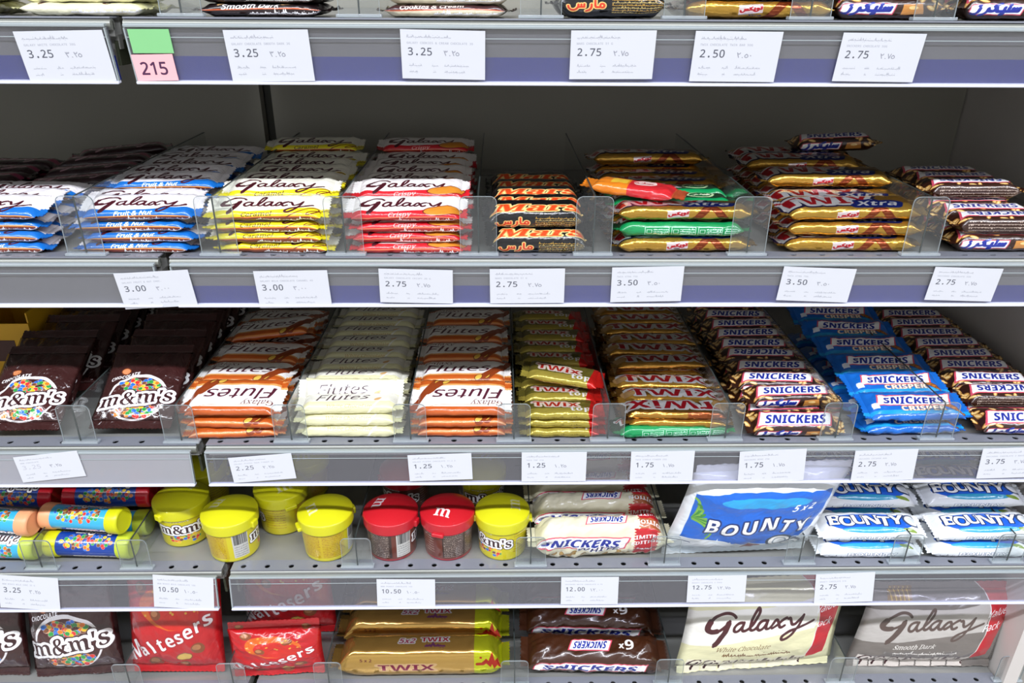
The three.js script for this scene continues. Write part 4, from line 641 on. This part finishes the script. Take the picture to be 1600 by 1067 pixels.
const bountyBag = canvas(640, 512, (g, w, h) => {
  g.fillStyle = '#e9eef2'; g.fillRect(0, 0, w, h); g.fillStyle = '#1666cf'; g.beginPath(); g.moveTo(w * 0.04, h * 0.26); g.bezierCurveTo(w * 0.3, h * 0.18, w * 0.7, h * 0.2, w * 0.93, h * 0.24); g.bezierCurveTo(w * 0.96, h * 0.5, w * 0.9, h * 0.7, w * 0.8, h * 0.82); g.bezierCurveTo(w * 0.5, h * 0.86, w * 0.4, h * 0.66, w * 0.05, h * 0.72); g.fill();
  g.fillStyle = '#2aa3e0'; g.beginPath(); g.ellipse(w * 0.5, h * 0.3, w * 0.3, h * 0.05, 0, 0, 7); g.fill(); g.fillStyle = '#cfdbe4'; g.beginPath(); g.ellipse(w * 0.5, h * 0.9, w * 0.45, h * 0.12, -0.05, 0, 7); g.fill();
  for (let i = 0; i < 9; i++) { g.strokeStyle = i % 2 ? '#3c8a3a' : '#7ab048'; g.lineWidth = 10; g.beginPath(); g.moveTo(w * 0.06, h * 0.5); g.quadraticCurveTo(w * (0.1 + 0.02 * i), h * (0.32 + i * 0.03), w * (0.04 + 0.02 * i), h * (0.3 + 0.05 * i)); g.stroke(); }
  [...'BOUNTY'].forEach((c, i) => text(g, c, w * (0.2 + i * 0.125), h * (0.545 + 0.03 * Math.sin(i * 1.6)), 92, { fill: '#fff', outer: '#16306e', ow: 14, rot: 0.12 * Math.sin(i * 2.1), sx: 1.1 }));
  text(g, '5 x 2', w * 0.76, h * 0.36, 46, { style: 'bold italic', fill: '#fff' });
  for (const [x, y] of [[0.72, 0.74], [0.82, 0.83]]) { oval(g, w * x, h * y, 54, 42, 0.3, '#f7f7f5', '#3a4a5c'); oval(g, w * x, h * y, 30, 24, 0.3, '#e3e8ea', '#7a8a94'); }
  scribble(g, w * 0.25, h * 0.76, w * 0.16, 26, '#e8f2fa', 0.2); oval(g, w * 0.55, h * 0.82, 40, 14, -0.3, '#8a4a34'); g.strokeStyle = '#41506a'; g.lineWidth = 4; g.beginPath(); g.ellipse(w * 0.1, h * 0.84, 60, 34, 0.2, 0, 5); g.stroke();
});
bag(bagGeo({ W: 0.205, H: 0.168, D: 0.05, seed: 6, crumple: 0.003, skewTop: 0.028, seal: 0.014 }), film(bountyBag, { roughness: 0.3, bumpScale: 0.0015 }), [xAt(1143, 878), D4 + 0.001, -0.034], [0.17, 0.03, 0.02], 'large white and blue coconut bag leaning behind the price rail', null);

// ---------------------------------------------------------------- lowest shelf
const D5 = DECK[4];
for (const [px, s, label] of [[-18, 4, 'large brown candy bag cut by the picture edge'], [130, 5, 'large brown candy bag beside the tall red bag']]) bag(bigBrown[s - 4], brownMat, [xAt(px, 1075), D5 + 0.001, -0.035], [-0.28, 0.02, px > 100 ? 0.04 : -0.02], label, null);
const redBag = canvas(512, 640, (g, w, h) => {
  g.fillStyle = '#c01a20'; g.fillRect(0, 0, w, h); g.fillStyle = '#d8641c'; g.beginPath(); g.ellipse(w * 0.5, h * 0.38, w * 0.32, h * 0.16, 0.2, 0, 7); g.fill(); g.fillStyle = '#cb2a20'; g.beginPath(); g.ellipse(w * 0.55, h * 0.42, w * 0.27, h * 0.12, 0.2, 0, 7); g.fill();
  for (const [x, y, r] of [[0.2, 0.22, 34], [0.66, 0.3, 30], [0.36, 0.42, 30], [0.12, 0.1, 26], [0.85, 0.13, 26], [0.78, 0.72, 36], [0.3, 0.86, 40], [0.6, 0.9, 34]]) { oval(g, w * x, h * y, r, r * 0.92, 0, '#8a4a2a'); oval(g, w * x - 6, h * y - 6, r * 0.6, r * 0.5, 0, '#b5794e'); }
  oval(g, w * 0.62, h * 0.8, 44, 24, -0.2, '#d9b356', '#8a4a2a'); for (let i = 0; i < 16; i++) oval(g, w * (0.2 + 0.6 * rnd()), h * (0.24 + 0.2 * rnd()), 7, 7, 0, '#d8a03a');
  g.save(); g.translate(w * 0.48, h * 0.62); g.rotate(-0.42); [...'Maltesers'].forEach((c, i) => text(g, c, (i - 4) * 58, 14 * Math.cos((i - 4) * 0.35), i ? 104 : 132, { style: 'bold', fill: '#f6ecec', edge: '#a31a20', ew: 10, rot: 0.06 * (i - 4) })); g.restore();
});
const redMat = film(redBag, { roughness: 0.26, bumpScale: 0.0015 });
bag(bagGeo({ W: 0.136, H: 0.192, D: 0.05, seed: 8, crumple: 0.003 }), redMat, [xAt(287, 1085), D5 + 0.004, -0.036], [-0.2, 0.03, -0.04], 'tall red bag with chocolate balls beside the brown candy bag', null);
bag(bagGeo({ W: 0.145, H: 0.19, D: 0.05, seed: 9, crumple: 0.003 }), redMat, [xAt(462, 1040, -0.1), D5, -0.115], [-0.12, -0.05, 0.05], 'red bag standing behind the low red bag', null);
bag(bagGeo({ W: 0.138, H: 0.092, D: 0.036, seed: 10, crumple: 0.003 }), redMat, [xAt(447, 1080, -0.04), D5 + 0.003, -0.03], [-0.2, 0, 0.05], 'low red bag leaning back beside the gold multipacks', null);
for (let i = 0; i < 3; i++) bar('multi_gold', [xAt(660, 1065), D5 + 0.003 + (i ? 0.008 : 0), -0.042 - i * 0.049], [0.06, 0.0 + jit(0.01), 0.005], i ? `gold multipack with yellow end, ${ORD[i]} from the shelf edge` : 'gold multipack with a yellow end at the front of its row', i ? 'gold multipacks behind the front one' : null, false);
for (let i = 0; i < 3; i++) bar('multi_brown', [xAt(926, 1065), D5 + 0.006 + (i ? 0.005 : 0), -0.046 - i * 0.06], [0.2 - i * 0.08, -0.02 + jit(0.02), -0.01], i ? `brown six pack of peanut bars, ${ORD[i]} from the shelf edge` : 'brown six pack of peanut bars at the front of its row', i ? 'brown six packs behind the front one' : null, false);
const valueBag = (base, panel, ink, sub, subInk, hole) => canvas(768, 448, (g, w, h) => {
  g.fillStyle = base; g.fillRect(0, 0, w, h); g.fillStyle = panel; g.beginPath(); g.moveTo(0, h * 0.3); g.bezierCurveTo(w * 0.3, h * 0.2, w * 0.6, h * 0.3, w * 0.82, h * 0.16); g.lineTo(w * 0.82, h * 0.5); g.bezierCurveTo(w * 0.5, h * 0.5, w * 0.3, h * 0.62, 0, h * 0.66); g.fill();
  g.fillStyle = '#8a6418'; g.fillRect(w * 0.1, h * 0.05, w * 0.16, h * 0.16); g.strokeStyle = '#d6b23a'; g.lineWidth = 6; for (let i = 0; i < 5; i++) { g.beginPath(); g.moveTo(w * (0.11 + i * 0.03), h * 0.06); g.lineTo(w * (0.13 + i * 0.028), h * 0.2); g.stroke(); }
  g.fillStyle = '#c5202c'; g.beginPath(); g.moveTo(w * 0.68, 0); g.bezierCurveTo(w * 0.84, h * 0.2, w * 0.88, h * 0.5, w * 0.8, h * 0.86); g.lineTo(w * 0.93, h * 0.82); g.lineTo(w, 0); g.fill(); g.strokeStyle = '#f2ece8'; g.lineWidth = 5; g.beginPath(); g.moveTo(w * 0.68, 0); g.bezierCurveTo(w * 0.84, h * 0.2, w * 0.88, h * 0.5, w * 0.8, h * 0.86); g.stroke();
  text(g, 'Value', w * 0.872, h * 0.3, 48, { style: 'italic', fill: '#fff', slope: -0.06 }); text(g, 'Pack', w * 0.866, h * 0.46, 48, { style: 'italic', fill: '#fff', slope: -0.06 });
  g.save(); g.translate(w * 0.06, h * 0.26); g.rotate(-0.06); galaxy(g, 0, 0, w * 0.74, h * 0.4, ink, 0.26); g.restore();
  text(g, sub, w * 0.36, h * 0.66, 34, { style: 'italic', family: 'serif', fill: subInk, slope: -0.06 }); scribble(g, w * 0.25, h * 0.76, w * 0.44, 24, subInk, 0.14);
  for (let i = 0; i < 7; i++) { const x = w * (0.05 + i * 0.11); g.fillStyle = hole; g.fillRect(x, h * 0.82, w * 0.1, h * 0.17); g.fillStyle = base; g.fillRect(x + w * 0.1, h * 0.82, 5, h * 0.17); g.save(); g.beginPath(); g.rect(x, h * 0.82, w * 0.1, h * 0.17); g.clip(); galaxy(g, x - w * 0.02 * i, h * 0.8, w * 0.3, h * 0.17, '#3a1a1c', 0.3); g.restore(); }
});
bag(bagGeo({ W: 0.24, H: 0.158, D: 0.046, seed: 12, crumple: 0.002, skewTop: 0.02 }), film(valueBag('#e8e4b8', '#f1efe6', '#4a1a20', 'White Chocolate', '#7a5a34', '#efe9cf'), { roughness: 0.3 }), [xAt(1174, 1060), D5 + 0.001, -0.035], [-0.16, 0.05, 0.02], 'cream value bag with brown script beside the brown multipacks', null);
bag(bagGeo({ W: 0.22, H: 0.145, D: 0.046, seed: 13, crumple: 0.002, skewTop: 0.03 }), film(valueBag('#77706a', '#b9b4ae', '#5a4a44', 'Smooth Dark', '#f0ebe4', '#d8cfc6'), { roughness: 0.26 }), [xAt(1429, 1062), D5 + 0.001, -0.035], [-0.2, -0.04, 0.03], 'grey smooth dark value bag beside the end panel', null);

renderer.render(scene, camera);
